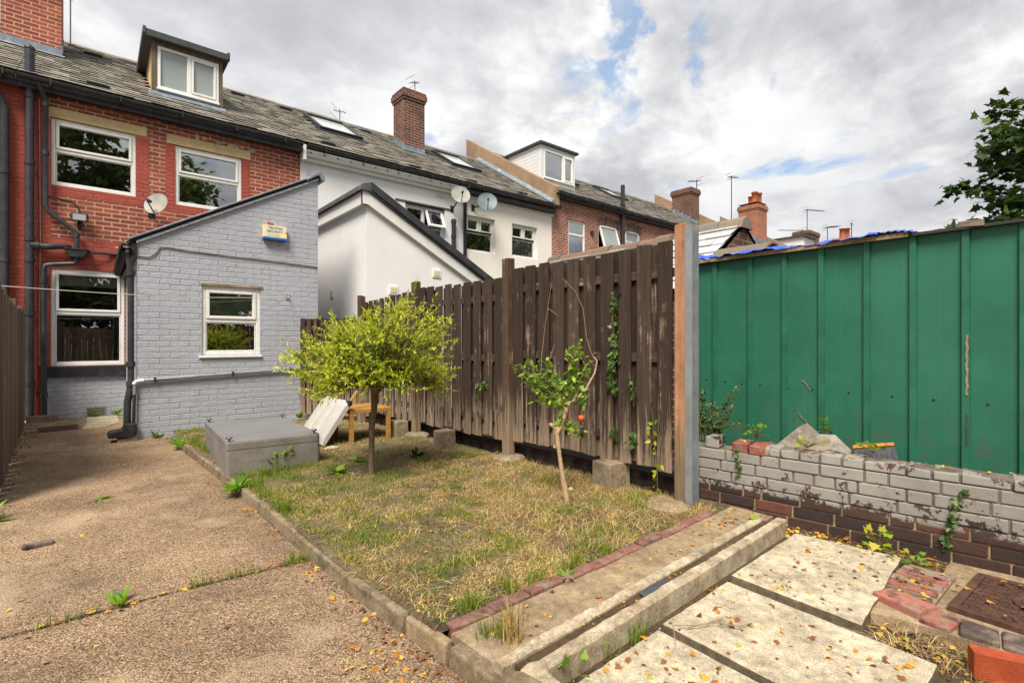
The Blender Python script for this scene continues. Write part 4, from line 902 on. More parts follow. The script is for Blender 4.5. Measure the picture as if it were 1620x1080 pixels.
# ================================================================== GARDEN FENCE (hit and miss boards)
FD = Vector((-.0604, .9982, 0)); FN = Vector((-.9982, -.0604, 0))       # along the fence, and towards the lawn
def FP(y, off=0, z=0):
    return Vector((float(fx(y)), y, z))+FN*off
GF = thing('garden_fence', 'tall dark brown hit and miss board fence along the lawn with grey topped posts', 'fence', (fx(4.5), 4.5, 0))
POSTS = [(2.06, 2.17, .088, 'post'), (3.98, 2.15, .095, 'post_dk'), (5.72, 2.07, .09, 'post_dk'), (7.22, 1.99, .09, 'post_dk')]
for y, zt, w_, pm in POSTS:
    m = MB(); p = FP(y, .03); a = FD*w_/2; b = FN*w_/2
    c = [p-a-b, p-a+b, p+a+b, p+a-b]
    m.hexa([(q.x, q.y, .06) for q in c]+[(q.x, q.y, zt+random.uniform(-.012, .012)) for q in c])
    o = m.build('post', pm, GF, bevel=.006)
m = MB(); p = FP(2.06-.052, .03)                                         # steel channel on the end post
for s_ in (-1, 1):
    q0 = p+FN*.047*s_; m.hexa([(q0.x-.004, q0.y-.052, .06), (q0.x+.004, q0.y-.052, .06), (q0.x+.004, q0.y+.002, .06), (q0.x-.004, q0.y+.002, .06)]+[(q0.x-.004, q0.y-.052, 2.155), (q0.x+.004, q0.y-.052, 2.155), (q0.x+.004, q0.y+.002, 2.155), (q0.x-.004, q0.y+.002, 2.155)])
m.box(p.x-.05, p.x+.05, p.y-.004, p.y+.004, .06, 2.155); m.build('steel_channel', 'galv', GF)
def panel(ya, yb, za0, za1, zb, pitch, bw, parent, rails=(.12, .5, .88), fr='fence', name='fence_panel'):
    f = MB(); n = max(2, int(round((yb-ya)/pitch))); pt = (yb-ya)/n
    def board(yc, off, z0, z1, w_):
        th = .009; j = random.uniform(-.004, .004)
        A = [FP(yc-w_/2, off-th+j), FP(yc+w_/2, off-th-j), FP(yc+w_/2, off+th-j), FP(yc-w_/2, off+th+j)]
        lean = random.uniform(-.006, .006)
        f.hexa([(q.x, q.y, z0+random.uniform(-.012, .012)) for q in A]+[(q.x, q.y+lean, z1+random.uniform(-.006, .006)) for q in A])
    for k in range(n):
        yc = ya+pt*(k+.5); t = (yc-ya)/(yb-ya); zt = za0+(za1-za0)*t+random.uniform(-.014, .014)
        board(yc, .024, zb+random.uniform(-.02, .02), zt, bw*random.uniform(.93, 1.06))
        if k < n-1 or True: board(yc+pt/2 if k < n-1 else yb-.05, -.024, zb+random.uniform(-.02, .02), zt-.01+random.uniform(-.02, .012), pt*random.uniform(.76, .84))
    o = f.build(name, fr, parent, bevel=.003)
    r = MB()
    for t in rails:
        z = zb+(min(za0, za1)-zb)*t; r.beam(FP(ya, 0, z), FP(yb, 0, z), .029, .07)
    r.build('fence_rail', 'rail', o, bevel=.004)
panel(2.12, 3.93, 2.06, 2.04, .30, .19, .128, GF)
panel(4.03, 5.67, 1.97, 1.97, .27, .186, .125, GF)
panel(5.77, 7.17, 1.96, 1.87, .27, .155, .10, GF)
def low_fence():
    F_ = thing('garden_fence', 'short low dark board fence joining the grey extension behind the willow', 'fence', (2.8, 8.0, 0))
    p0, p1 = Vector((2.50, 8.20, 0)), Vector((3.12, 7.30, 0)); d = (p1-p0); L = d.length; d.normalize(); nn = Vector((d.y, -d.x, 0))
    if nn.y > 0: nn = -nn
    f = MB(); n = 9
    for k in range(n):
        for off, sh in ((.022, 0), (-.022, .5)):
            c = p0+d*L*(k+.5+sh)/(n+.5)+nn*off; w_ = .085; zt = 1.66+random.uniform(-.015, .015)
            A = [c-d*w_/2-nn*.009, c+d*w_/2-nn*.009, c+d*w_/2+nn*.009, c-d*w_/2+nn*.009]
            f.hexa([(q.x, q.y, .16) for q in A]+[(q.x, q.y, zt) for q in A])
    o = f.build('fence_panel', 'fence', F_, bevel=.003)
    r = MB()
    for z in (.4, 1.0, 1.5): r.beam(p0+Vector((0, 0, z)), p1+Vector((0, 0, z)), .04, .06)
    r.build('fence_rail', 'rail', o)
low_fence()
LF = thing('garden_fence', 'weathered grey brown board fence at the left edge, ending at the house', 'fence', (-.8, 9, 0))
f = MB(); y = 5.6; k = 0
while y < 10.9:
    x = -.70-.045*(y-7.0); w_ = random.uniform(.09, .11); zt = 1.74+random.uniform(-.02, .02)+(.04 if y < 7.3 else 0); off = .02 if k % 2 else 0
    f.box(x-.011+off, x+.011+off, y, y+w_, random.uniform(0, .03), zt, jit=.004); y += w_+.006; k += 1
o = f.build('fence_panel', 'fence_l', LF, bevel=.003)
r = MB()
for z in (.35, 1.0, 1.55): r.beam((-.66, 5.6, z), (-.90, 10.9, z), .04, .07)
r.build('fence_rail', 'rail', o)
for y in (7.25, 9.05, 10.95):
    m = MB(); x = -.735-.045*(y-7.0); m.box(x-.05, x+.05, y-.05, y+.05, 0, 1.85); m.build('post', 'fence_l', LF, bevel=.006)
def rough_slab(name, label, cx, cy, r, z0, z1, seed, mat='block', sx=1, sy=1, group=None):
    R_ = random.Random(seed); n = 9; m = MB()
    A = []; 
    for k in range(n):
        a = 2*math.pi*k/n; rr = r*R_.uniform(.82, 1.12); A.append((cx+math.cos(a)*rr*sx, cy+math.sin(a)*rr*sy))
    B = [(cx+(x-cx)*.86, cy+(y-cy)*.86) for x, y in A]
    vs = [(x, y, z0) for x, y in A]+[(x, y, z1-.02) for x, y in A]+[(x, y, z1+R_.uniform(-.008, .006)) for x, y in B]+[(cx, cy, z1+.006)]
    fs = [(k, (k+1) % n, n+(k+1) % n, n+k) for k in range(n)]+[(n+k, n+(k+1) % n, 2*n+(k+1) % n, 2*n+k) for k in range(n)]+[(2*n+k, 2*n+(k+1) % n, 3*n) for k in range(n)]
    m.mesh(vs, fs); return tag(m.build(name, mat), label, name.replace('_', ' ').split()[-1] if ' ' not in name else name, group)
G_ = 'concrete footings under the fence posts'
o = rough_slab('concrete_footing', 'rough concrete footing half buried under the steel edged end post', 3.24, 2.10, .17, .04, .115, 1, group=G_, mat='strip')
o = rough_slab('concrete_footing', 'thick round concrete footing under the second fence post, behind the sapling', 3.26, 3.95, .17, .05, .135, 2, group=G_)
o = rough_slab('concrete_footing', 'round concrete footing under the third fence post, right of the table', 3.16, 5.66, .17, .05, .135, 3, group=G_)
G_ = 'concrete blocks propping the fence'
def conc_block(label, cx, cy, lx, ly, h, rot):
    m = MB(); m.xf = Matrix.Translation((cx, cy, .05)) @ Matrix.Rotation(rot, 4, 'Z'); m.box(-lx/2, lx/2, -ly/2, ly/2, 0, h, jit=.006)
    return tag(m.build('concrete_block', 'block', bevel=.008), label, 'block', G_)
conc_block('rough concrete block propping the fence right of the apple sapling', 3.32, 2.68, .23, .22, .25, -.1)
conc_block('square concrete block under the fence between second and third posts', 3.13, 4.98, .20, .18, .22, .0)
conc_block('dark concrete block beside the right legs of the wooden table', 3.03, 5.94, .18, .22, .22, .05)
# low brick plinth behind the foot of the fence
def brick_course(mb, p, d, L, z, nrm, w, first, seed, lens=(.225, .105), jit=.004, h=.066, mi=0):
    R_ = random.Random(seed); s_ = -first
    while s_ < L:
        l = lens[0] if R_.random() > .15 else lens[1]
        a, b = max(0, s_), min(L, s_+l); s_ += l+.012
        if b-a < .03: continue
        o = R_.uniform(-jit, jit); q = lambda t, u, v: Vector(p)+Vector(d)*t+Vector(nrm)*u+Vector((0, 0, v))
        mb.hexa([q(a, -w, z), q(b, -w, z), q(b, o, z), q(a, o, z), q(a, -w, z+h), q(b, -w, z+h), q(b, o, z+h), q(a, o, z+h)] if True else 0, mi)
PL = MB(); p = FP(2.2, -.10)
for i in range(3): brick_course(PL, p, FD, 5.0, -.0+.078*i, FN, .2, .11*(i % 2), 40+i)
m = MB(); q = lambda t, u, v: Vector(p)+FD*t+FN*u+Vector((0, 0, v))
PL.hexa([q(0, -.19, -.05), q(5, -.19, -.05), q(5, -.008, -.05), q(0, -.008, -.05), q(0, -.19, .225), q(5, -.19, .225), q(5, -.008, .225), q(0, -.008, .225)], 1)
MT['plinth'] = mat_plain('dark brick with painted shade', (.045, .033, .028), .95, .1, var=.5, sc=9, dirt=(.08, .05, .035), bump=.6)  # brick colour darkened to carry the shade of the gap under the fence
tag(PL.build('brick_plinth', ['plinth', 'felt'], bevel=.005), 'low dark brick plinth, darkened further for the shadow beneath the tall garden fence', 'wall')

# ================================================================== OUTHOUSES BEHIND THE FENCE
def outhouse(label, xr, zr, ya, yb, run, slope, mat, ridge, tiles, gable, row):
    O = thing('outhouse', label, 'outhouse', (xr, (ya+yb)/2, 0)); zl = zr-run*slope
    m = MB()
    for y, s_ in ((ya, 1), (yb, -1)):
        pp_ = [(xr-run+.08, y, 0), (xr+run-.08, y, 0), (xr+run-.08, y, zl), (xr, y, zr-.06), (xr-run+.08, y, zl)]
        m.face(pp_ if s_ > 0 else pp_[::-1])
    m.face([(xr-run+.08, yb, 0), (xr-run+.08, ya, 0), (xr-run+.08, ya, zl), (xr-run+.08, yb, zl)]); m.face([(xr+run-.08, ya, 0), (xr+run-.08, yb, 0), (xr+run-.08, yb, zl), (xr+run-.08, ya, zl)])
    m.build('wall', gable, O)
    r = MB(); us = Vector((1, 0, slope)).normalized(); nn = Vector((-slope, 0, 1)).normalized(); L = run*math.sqrt(1+slope*slope); n = int(L/row)
    for k in range(n):
        y = ya-(.15 if k % 2 else 0)
        while y < yb:
            a, b = max(ya, y), min(yb, y+.3); y += .3
            if b-a < .03: continue
            P = lambda Y, s_, h: Vector((xr-run, Y, zl))+us*s_+nn*h; s0, s1 = k*L/n, (k+1)*L/n+.04; h0 = .022+random.uniform(0, .008)
            r.mesh([P(a+.002, s0, h0), P(a+.002, s1, .006), P(b-.002, s1, .006), P(b-.002, s0, h0), P(a+.002, s0, h0-.012), P(b-.002, s0, h0-.012)], [(0, 3, 2, 1), (4, 0, 3, 5)][::1])
    r.face([(xr-run, ya, zl), (xr, ya, zr), (xr, yb, zr), (xr-run, yb, zl)][::-1], 1); r.face([(xr, ya, zr), (xr+run, ya, zl), (xr+run, yb, zl), (xr, yb, zr)], 1)
    ro = r.build('roof', [mat, 'felt'], O)
    t = MB(); n = tiles; 
    for i in range(n):
        a = ya-.04+(yb-ya+.06)*i/n; b = ya-.04+(yb-ya+.06)*(i+1)/n-.008; j = random.uniform(-.015, .015)
        pr = [(-.14, -.10), (-.09, .0), (0, .045), (.09, .0), (.14, -.10)]
        A = [(xr+p_, a, zr+q_+j) for p_, q_ in pr]; B = [(xr+p_, b, zr+q_+j+random.uniform(-.008, .008)) for p_, q_ in pr]
        t.mesh(A+B, [(i_, i_+5, i_+6, i_+1) for i_ in range(4)]+[(0, 1, 2, 3, 4), (9, 8, 7, 6, 5)])
    t.build('ridge', ridge, ro)
    return O
outhouse('outhouse behind the fence with pale shiny slates and brick gable beside the shed', 5.82, 2.70, 2.74, 3.58, 1.25, .70, 'slate_pale', 'ridge', 3, 'brick_chim', .17)
outhouse('outhouse behind the fence with grey slate roof and terracotta ridge tiles', 5.66, 2.62, 3.60, 5.75, .95, .62, 'slate', 'ridge_red', 9, 'brick_far', .19)

# ================================================================== GREEN SHED
SX = 4.40; SY0, SY1 = -.6, 2.56; SZ = 2.06
SH = thing('shed', 'long dark green sheet steel shed with raised upright ribs behind the brick wall', 'shed', (5.4, 1, 0))
m = MB(); m.box(SX, SX+2.0, SY0, SY1, 0, SZ-.03); m.build('cladding', 'green', SH)
for k, y in enumerate([2.334, 2.01, 1.729, 1.456, 1.154, .882, .607, .339, .06, -.22]):
    m = MB(); m.hexa([(SX-.022, y-.018, .0), (SX, y-.026, .0), (SX, y+.026, .0), (SX-.022, y+.018, .0), (SX-.022, y-.018, SZ-.02), (SX, y-.026, SZ-.02), (SX, y+.026, SZ-.02), (SX-.022, y+.018, SZ-.02)])
    m.build('rib', 'green_rib', SH)
m = MB()
for y, z in [(2.42, .95), (2.24, .94), (2.09, .93), (1.93, .93), (1.70, .92), (1.52, .92), (1.27, .915), (1.0, .91), (.77, .905), (.50, .90), (2.0, .62), (1.39, .60)]:
    m.lathe([(.008, 0), (.008, .004), (.005, .007), (0, .008)], (SX, y, z), 8, (-1, 0, 0))
m.build('bolt', 'rust', SH)
def mark(pts, w_, mt):
    m = MB(); R_ = random.Random(int(pts[0][0]*1000)); k = len(pts); L_ = [(y-w_*R_.uniform(.2, .7), z) for y, z in pts]; Q_ = [(y+w_*R_.uniform(.2, .7), z) for y, z in pts]
    for i in range(k-1): m.face([(SX-.0262, *L_[i]), (SX-.0262, *L_[i+1]), (SX-.0262, *Q_[i+1]), (SX-.0262, *Q_[i])])
    m.build('peeled_patch', mt, SH)
mark([(.598+.003*math.sin(i*2.1), .95+.028*i) for i in range(15)], .012, 'twig'); mark([(.600, .62+.03*i) for i in range(8)], .006, 'rust')
m = MB(); m.tube([(SX-.003, y, z) for y, z in [(1.60, .985), (1.565, .955), (1.55, .92), (1.535, .905)]], .003, 4); m.tube([(SX-.003, y, z) for y, z in [(1.63, .72), (1.60, .68), (1.57, .655), (1.55, .62)]], .003, 4); m.build('dried_stem', 'twig', SH)
m = MB(); m.box(SX-.05, SX+2.1, SY0-.05, SY1+.05, SZ-.028, SZ-.008); m.box(SX-.06, SX-.035, .9, SY1+.05, SZ-.03, SZ+.002, 1)
m.build('roof', ['felt', 'strip'], SH)
m = MB(); m.box(SX-.055, SX-.01, .52, .64, SZ-.012, SZ+.026, jit=.010); m.build('roof_lump', 'ridge', SH)
def tarp():
    m = MB(); n = 90; w_ = 9; V_ = []; F_ = []
    for i in range(n+1):
        y = 2.62-1.55*i/n
        for j in range(w_+1):
            t = j/w_; x = SX-.085+.02*math.sin(i*.13)+.32*t
            ed = 0.02+.02*math.sin(i*.37)+.018*math.sin(i*.9+1)
            z = SZ+.026+.05*float(fn2(np.array(y), np.array(x), 77, 9)-.3)*(.4+.6*t)+.02*float(fn2(np.array(y), np.array(x), 78, 24)-.5)+(.03 if i < 14 else 0)*(1-abs(t-.5))
            if t < .25: z -= (.25-t)*4*(.05+ed*.5 if i < 16 else .02+ed*.2)
            if i < 8 and t < .3: z -= .05*(1-i/8)
            V_.append((x+random.uniform(-.004, .004), y, z+random.uniform(-.004, .004)))
    for i in range(n):
        for j in range(w_): F_.append((i*(w_+1)+j, (i+1)*(w_+1)+j, (i+1)*(w_+1)+j+1, i*(w_+1)+j+1))
    m.mesh(V_, F_, 0, True); return tag(m.build('tarpaulin', 'tarp'), 'crumpled blue tarpaulin lying along the front edge of the green shed roof', 'tarpaulin')
tarp()
m = MB(); V_ = []
for i in range(26):
    y = 1.14-.27*i/25
    for j in range(4): V_.append((SX-.078+.1*j, y, SZ+(-.004 if j == 0 else .016)+.022*math.sin(i/25*math.pi)+.006*math.sin(i*1.7+j)))
m.mesh(V_, [(i*4+j, (i+1)*4+j, (i+1)*4+j+1, i*4+j+1) for i in range(25) for j in range(3)], 0, True)
tag(m.build('tarpaulin', 'tarp'), 'small flat piece of blue tarpaulin near the middle of the shed roof', 'tarpaulin')
m = MB()
for i in range(7):
    a0 = math.pi*i/7; a1 = math.pi*(i+1)/7
    q = lambda a, y, r: (4.93+math.cos(a)*r*1.25, y, SZ+.02+math.sin(a)*r*.95)
    m.mesh([q(a0, 2.03, .17), q(a1, 2.03, .17), q(a1, 2.56, .17), q(a0, 2.56, .17)], [(0, 1, 2, 3)], 0, True); m.mesh([q(a0, 2.03, .15), q(a1, 2.03, .15), q(a1, 2.03, .17), q(a0, 2.03, .17)], [(0, 1, 2, 3)])
    m.mesh([q(a0, 2.56, .15), q(a1, 2.56, .15), q(a1, 2.56, .17), q(a0, 2.56, .17)], [(0, 3, 2, 1)]); m.mesh([q(a0, 2.03, .15), q(a1, 2.03, .15), q(a1, 2.56, .15), q(a0, 2.56, .15)], [(0, 3, 2, 1)], 0, True)
tag(m.build('ridge_tile', 'ridge'), 'old half round ridge tile lying on the far end of the green shed roof', 'tile')

# ================================================================== GARDEN WALL
WD = Vector((-.1328, .9911, 0)); WNm = Vector((-.9911, -.1328, 0)); W0 = Vector((3.985, -.63, 0))   # wall face from the near end
def WP(s_, u=0, z=0): return W0+WD*s_+WNm*u+Vector((0, 0, z))
WL = 2.80
GW = thing('garden_wall', 'low crumbling brick wall with peeling grey paint in front of the green shed', 'wall', tuple(W0))
m = MB(); CO = .0795
for i in range(6):
    z0 = .0+CO*i+.012
    z0 -= .006
    L_ = WL; brick_course(m, W0, WD, L_, z0, WNm, .21, .118*(i % 2)+.04*(i % 3), 60+i, lens=(.235, .112), jit=.005, h=.0725)
# top course of headers, gappy near the fence end
R_ = random.Random(5); s_ = -.02
while s_ < 2.20:
    l = R_.choice([.108, .108, .112, .2]); a, b = s_, s_+l; s_ += l+.013; zz = 6*CO+.006; hh = .062+R_.uniform(-.008, .006); o = R_.uniform(-.01, .006)
    q = lambda t, u, v: WP(t, u, v)
    m.hexa([q(a, -.21, zz), q(b, -.21, zz), q(b, o, zz), q(a, o, zz), q(a, -.2, zz+hh+R_.uniform(-.01, .006)), q(b, -.2, zz+hh+R_.uniform(-.01, .006)), q(b, o-.004, zz+hh+R_.uniform(-.01, .004)), q(a, o-.004, zz+hh+R_.uniform(-.01, .004))])
m.hexa([WP(.0, -.2, -.05), WP(WL, -.2, -.05), WP(WL, -.009, -.05), WP(0, -.009, -.05), WP(0, -.2, 6*CO), WP(WL-.02, -.2, 6*CO), WP(WL-.02, -.009, 6*CO), WP(0, -.009, 6*CO)], 1)
m.hexa([WP(0, -.2, 6*CO), WP(2.22, -.2, 6*CO), WP(2.22, -.02, 6*CO), WP(0, -.02, 6*CO), WP(0, -.19, 7*CO-.022), WP(2.21, -.19, 7*CO-.022), WP(2.21, -.025, 7*CO-.022), WP(0, -.025, 7*CO-.022)], 1)
m.build('brickwork', ['wallbrick', 'mortar'], GW, bevel=.006)
def loose_brick(name, label, c, rot, dims=(.215, .1, .065), mat='rbrick', group=None, tilt=(0, 0), bevel=.008, jit=.004, cat='brick'):
    m = MB(); m.xf = Matrix.Translation(c) @ Matrix.Rotation(rot, 4, 'Z') @ Matrix.Rotation(tilt[0], 4, 'X') @ Matrix.Rotation(tilt[1], 4, 'Y')
    x, y, z = (q/2 for q in dims); m.box(-x, x, -y, y, -z, z, jit=jit); return tag(m.build(name, mat, bevel=bevel), label, cat, group)
wr = math.atan2(WD.y, WD.x)
p = WP(2.62, -.09, 6*CO+.048); loose_brick('brick', 'grey painted brick end standing loose on the wall beside the fence post', p, wr, (.10, .15, .085), 'wallbrick')
p = WP(2.34, -.085, 7*CO+.0335); 
loose_brick('brick', 'red brick on the wall top, next to the painted headers', WP(2.29, -.095, 6*CO+.034), wr, (.105, .19, .066), 'redface', jit=.006)
loose_brick('brick', 'flaking red brick on the wall top, nearer the fence post', WP(2.41, -.09, 6*CO+.036), wr, (.108, .18, .068), 'redface', jit=.008)
def paver(label, c, pts, rx, rz, th, mat):
    m = MB(); m.xf = Matrix.Translation(c) @ Matrix.Rotation(rz, 4, 'Z') @ Matrix.Rotation(rx, 4, 'X'); m.prism(pts, -th/2, th/2); return tag(m.build('broken_slab', mat, bevel=.006), label, 'slab')
paver('pointed grey slab fragment leaning on the shed above the wall', (4.22, 1.53, .54), [(-.19, -.1), (.15, -.1), (.17, .0), (.02, .135), (-.03, .10)], math.radians(-32), math.radians(-82), .045, 'rubble')
paver('smaller grey slab fragment lying behind the wall right of the pointed one', (4.20, 1.31, .53), [(-.15, -.09), (.16, -.09), (.10, -.02), (.0, .085), (-.12, .075)], math.radians(-48), math.radians(-84), .05, 'rubble')
m = MB(); m.xf = Matrix.Translation((4.13, 1.04, .535)) @ Matrix.Rotation(math.radians(-84), 4, 'Z') @ Matrix.Rotation(math.radians(-40), 4, 'X') @ Matrix.Rotation(math.radians(-14), 4, 'Y')
m.box(-.12, .12, -.012, .012, -.07, .05); 
for k in range(8): m.box(-.115+.03*k, -.10+.03*k, -.016, -.012, -.068, .02)
m.box(-.118, .118, -.02, .015, .03, .062, 1, jit=.004)
tag(m.build('roof_tile', ['tile', 'orange'], bevel=.003), 'broken dark roof tile with rusty orange edge lying on the wall', 'tile')

# ================================================================== EDGES, STRIP AND PATIO
G_ = 'concrete kerb stones edging the lawn'
ks = [7.25, 6.45, 5.75, 5.05, 4.2, 3.35, 2.62, 2.02, 1.72]
names = ['farthest kerb stone beside the grey divan', 'kerb stone beside the front left of the divan', 'kerb stone just nearer than the divan corner', 'kerb stone with weed growing over it', 'kerb stone beside the thickest green grass', 'kerb stone where the path crack meets the lawn', 'long near kerb stone, split at its near end', 'short pale topped kerb stone at the lawn corner']
for (ya, yb), nm in zip(zip(ks[:-1], ks[1:]), names):
    a, b = float(kx(ya)), float(kx(yb)); ya -= .006; yb += .006; h = .071+random.uniform(-.006, .01); j = random.uniform(-.008, .008)
    m = MB(); m.hexa([(b+j, yb, -.06), (b+.048+j, yb, -.06), (a+.048+j, ya, -.06), (a+j, ya, -.06), (b+j+.006, yb, h), (b+.046+j, yb, h+.004), (a+.046+j, ya, h+.004), (a+j+.006, ya, h)])
    tag(m.build('kerb_stone', 'strip' if 'pale' in nm else 'kerb', bevel=.010), nm, 'kerb', G_)
m = MB(); m.hexa([(1.13, 1.0, -.06), (1.20, 1.0, -.06), (1.155, 1.70, -.06), (1.085, 1.70, -.06), (1.135, 1.0, .07), (1.195, 1.0, .075), (1.15, 1.70, .08), (1.09, 1.70, .075)]); tag(m.build('kerb_stone', 'kerb', bevel=.01), 'nearest kerb stone at the bottom edge beside the leaf filled corner', 'kerb', G_)
G_ = 'pink red bricks edging the near side of the lawn'
x = 1.16; i = 0; nm = ['first edging brick at the path end with holes and leaves on it', 'second edging brick from the path end', 'third edging brick from the path end', 'fourth edging brick from the path end', 'fifth edging brick, tuft of grass at its end', 'sixth edging brick from the path end', 'seventh edging brick, middle right of the row', 'eighth edging brick from the path end', 'ninth edging brick, nearly buried in straw', 'last edging brick beside the steel edged post']
while x < 3.36 and i < len(nm):
    l = .215; y = 1.795+.01*math.sin(i*1.3)+(.03 if i > 7 else 0)
    m = MB(); m.xf = Matrix.Translation((x+l/2, y, .064)) @ Matrix.Rotation(random.uniform(-.03, .03), 4, 'Z') @ Matrix.Rotation(random.uniform(-.03, .03), 4, 'Y'); m.box(-l/2, l/2, -.034, .034, -.05, .034+random.uniform(-.006, .004), jit=.003)
    tag(m.build('edging_brick', 'edgebrick', bevel=.007), nm[i], 'brick', G_); x += l+.006; i += 1
def rough_bar(name, label, x0, x1, y0, y1, z0, z1, mat, cat, seed, amp=.0042, n=70, sh=.031):
    R_ = random.Random(seed); m = MB(); V_ = []
    f = lambda k, ph: amp*(.35*math.sin(k*.31+ph)+.25*math.sin(k*.83+ph*2)+R_.uniform(-.55, .55)*(1 if R_.random() < .6 else 1.8))
    for i in range(n+1):
        x = x0+(x1-x0)*i/n; a, b, c = f(i, seed), f(i, seed+2), f(i, seed+4)*.7
        ch = .009+abs(f(i, seed+1))*.4; q = sh*(x-x0)
        V_ += [(x, q+y0+a*.4, z0), (x, q+y0+a*.5, z1-ch+c), (x, q+y0+a+ch*.8, z1+c), (x, q+y1+b-ch*.6, z1+c), (x, q+y1+b*.5, z1-ch*.7+c), (x, q+y1+b*.4, z0)]
    F_ = [(i*6+k, (i+1)*6+k, (i+1)*6+k+1, i*6+k+1) for i in range(n) for k in range(5)]+[tuple(range(5, -1, -1)), tuple(n*6+k for k in range(6))]
    m.mesh(V_, F_); return tag(m.build(name, mat), label, cat)
rough_bar('concrete_edge', 'rear chipped concrete edge beside the tan concrete strip', 1.14, 3.43, 1.418, 1.470, .0, .116, 'trench', 'kerb', 2)
rough_bar('concrete_edge', 'front chipped concrete edge with square face above the paving slabs', 1.24, 3.53, 1.308, 1.366, -.02, .118, 'trench', 'kerb', 8)
m = MB(); m.prismz([(1.2, 1.345), (3.45, 1.42), (3.45, 1.50), (1.2, 1.43)], .0, .097); tag(m.build('soil_groove', 'dirt'), kind='structure')
m = MB(); m.hexa([(1.96, 1.385, .106), (2.20, 1.392, .105), (2.21, 1.436, .107), (1.98, 1.430, .108), (1.96, 1.385, .112), (2.20, 1.392, .111), (2.21, 1.436, .113), (1.98, 1.430, .114)]); tag(m.build('slate_strip', 'tile'), 'strip of black slate lying in the groove of the concrete edging', 'slate')
m = MB(); 
V_ = [(1.165, 1.36), (1.225, 1.375), (1.29, 1.345), (1.245, 1.28), (1.235, 1.1), (1.23, .8), (1.175, .8), (1.18, 1.1), (1.175, 1.28)]
m.prismz(V_, -.03, .124); tag(m.build('concrete_edge', 'trench', bevel=.012), 'short concrete return running towards the viewer, broken at the corner', 'kerb')
m = MB(); m.xf = Matrix.Translation((1.13, 1.30, .07)) @ Matrix.Rotation(.25, 4, 'Z'); m.prismz([(-.05, -.10), (.05, -.12), (.06, .04), (.02, .09), (-.05, .06)], -.08, .055); m.prismz([(-.08, -.16), (.05, -.16), (.04, -.11), (-.06, -.08)], -.08, .035); tag(m.build('concrete_lump', 'kerb', bevel=.014), 'broken lump of concrete at the left end of the edging', 'concrete')
def pav(label, pts, z):
    m = MB(); n = len(pts); R_ = random.Random(len(label)); P_ = []
    for i in range(n):
        a, b = Vector(pts[i]), Vector(pts[(i+1) % n]); k = 12
        for t in range(k): q = a.lerp(b, t/k); P_.append((q.x+R_.uniform(-.003, .003), q.y+R_.uniform(-.003, .003)))
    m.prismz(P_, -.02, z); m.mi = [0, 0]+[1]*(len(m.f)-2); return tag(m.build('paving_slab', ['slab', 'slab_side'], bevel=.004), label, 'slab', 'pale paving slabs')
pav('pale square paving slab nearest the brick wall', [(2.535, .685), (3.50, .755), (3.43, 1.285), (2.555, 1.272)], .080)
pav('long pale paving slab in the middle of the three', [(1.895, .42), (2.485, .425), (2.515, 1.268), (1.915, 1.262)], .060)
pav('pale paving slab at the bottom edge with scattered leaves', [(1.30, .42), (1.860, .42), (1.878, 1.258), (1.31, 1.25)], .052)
# manhole and its bricks
MC = thing('manhole_cover', 'rusty iron inspection cover with recessed lifting hole beside the wall', 'manhole cover', (3.3, .2, 0))
m = MB(); m.prismz([(2.86, .58), (2.86, -.2), (3.86, -.2), (3.75, .58)], -.02, .044); m.build('concrete_surround', 'strip', MC)
c = [Vector((3.615, .452)), Vector((3.06, .487)), Vector((3.04, -.08)), Vector((3.64, -.10))]; cc = sum(c, Vector((0, 0)))/4
m = MB()
for i in range(4):
    a, b = c[i], c[(i+1) % 4]; ai, bi = a.lerp(cc, .13), b.lerp(cc, .13); m.hexa([(*a, .03), (*b, .03), (*bi, .03), (*ai, .03), (*a, .072), (*b, .072), (*bi, .072), (*ai, .072)] if False else [(*ai, .03), (*bi, .03), (*b, .03), (*a, .03), (*ai, .072), (*bi, .072), (*b, .072), (*a, .072)])
m.build('frame', 'rust', MC, bevel=.004)
m = MB(); ci = [q.lerp(cc, .14) for q in c]; m.prismz([tuple(q) for q in ci][::-1], .03, .060)
for k in range(13):
    t0 = k/13; a = ci[0].lerp(ci[3], t0+.02); b = ci[1].lerp(ci[2], t0+.02)
    for j in range(9):
        p0 = a.lerp(b, (j+.08)/9); p1 = a.lerp(b, (j+.92)/9); p0 = p0+Vector((0, .006*math.sin(j*2+k))); m.beam((*p0, .0625), (*p1, .0625), .02, .006)
m.build('plate', 'rust', MC)
m = MB(); q = ci[0].lerp(ci[2], .42); m.lathe([(.075, .0685), (.06, .067), (.045, .0615), (0, .0605)], (q.x, q.y, 0), 18); m.build('lifting_hole', 'rust', MC)
G_ = 'worn bricks edging the manhole'
MT['b_grey'] = m_redbrick('grey pink brick', (.30, .215, .18), (.30, .215, .18), (.30, .215, .18)); MT['b_red'] = m_redbrick('dull red brick', (.34, .12, .085), (.34, .12, .085), (.34, .12, .085))
MT['b_dark'] = m_redbrick('sooty brick', (.11, .08, .072), (.11, .08, .072), (.11, .08, .072)); MT['b_pink'] = m_redbrick('pink red brick', (.42, .16, .12), (.42, .16, .12), (.42, .16, .12))
bl = [(3.40, .625, 'b_grey', 'grey pink brick at the wall end of the manhole edging'), (3.312, .630, 'b_red', 'second brick of the manhole edging counted from the wall'), (3.224, .634, 'b_grey', 'third brick of the manhole edging, pale with leaves'), (3.136, .637, 'b_red', 'dull red brick in the manhole edging, fourth from the wall'), (3.048, .642, 'b_dark', 'sooty dark brick beside the pink corner brick')]
for x, y, mt, l in bl: loose_brick('brick', l, (x, y, .042+random.uniform(-.004, .006)), math.pi/2+random.uniform(-.05, .05), (.205, .070, .065), mt, G_, (random.uniform(-.06, .06), random.uniform(-.03, .03)), .005, .003)
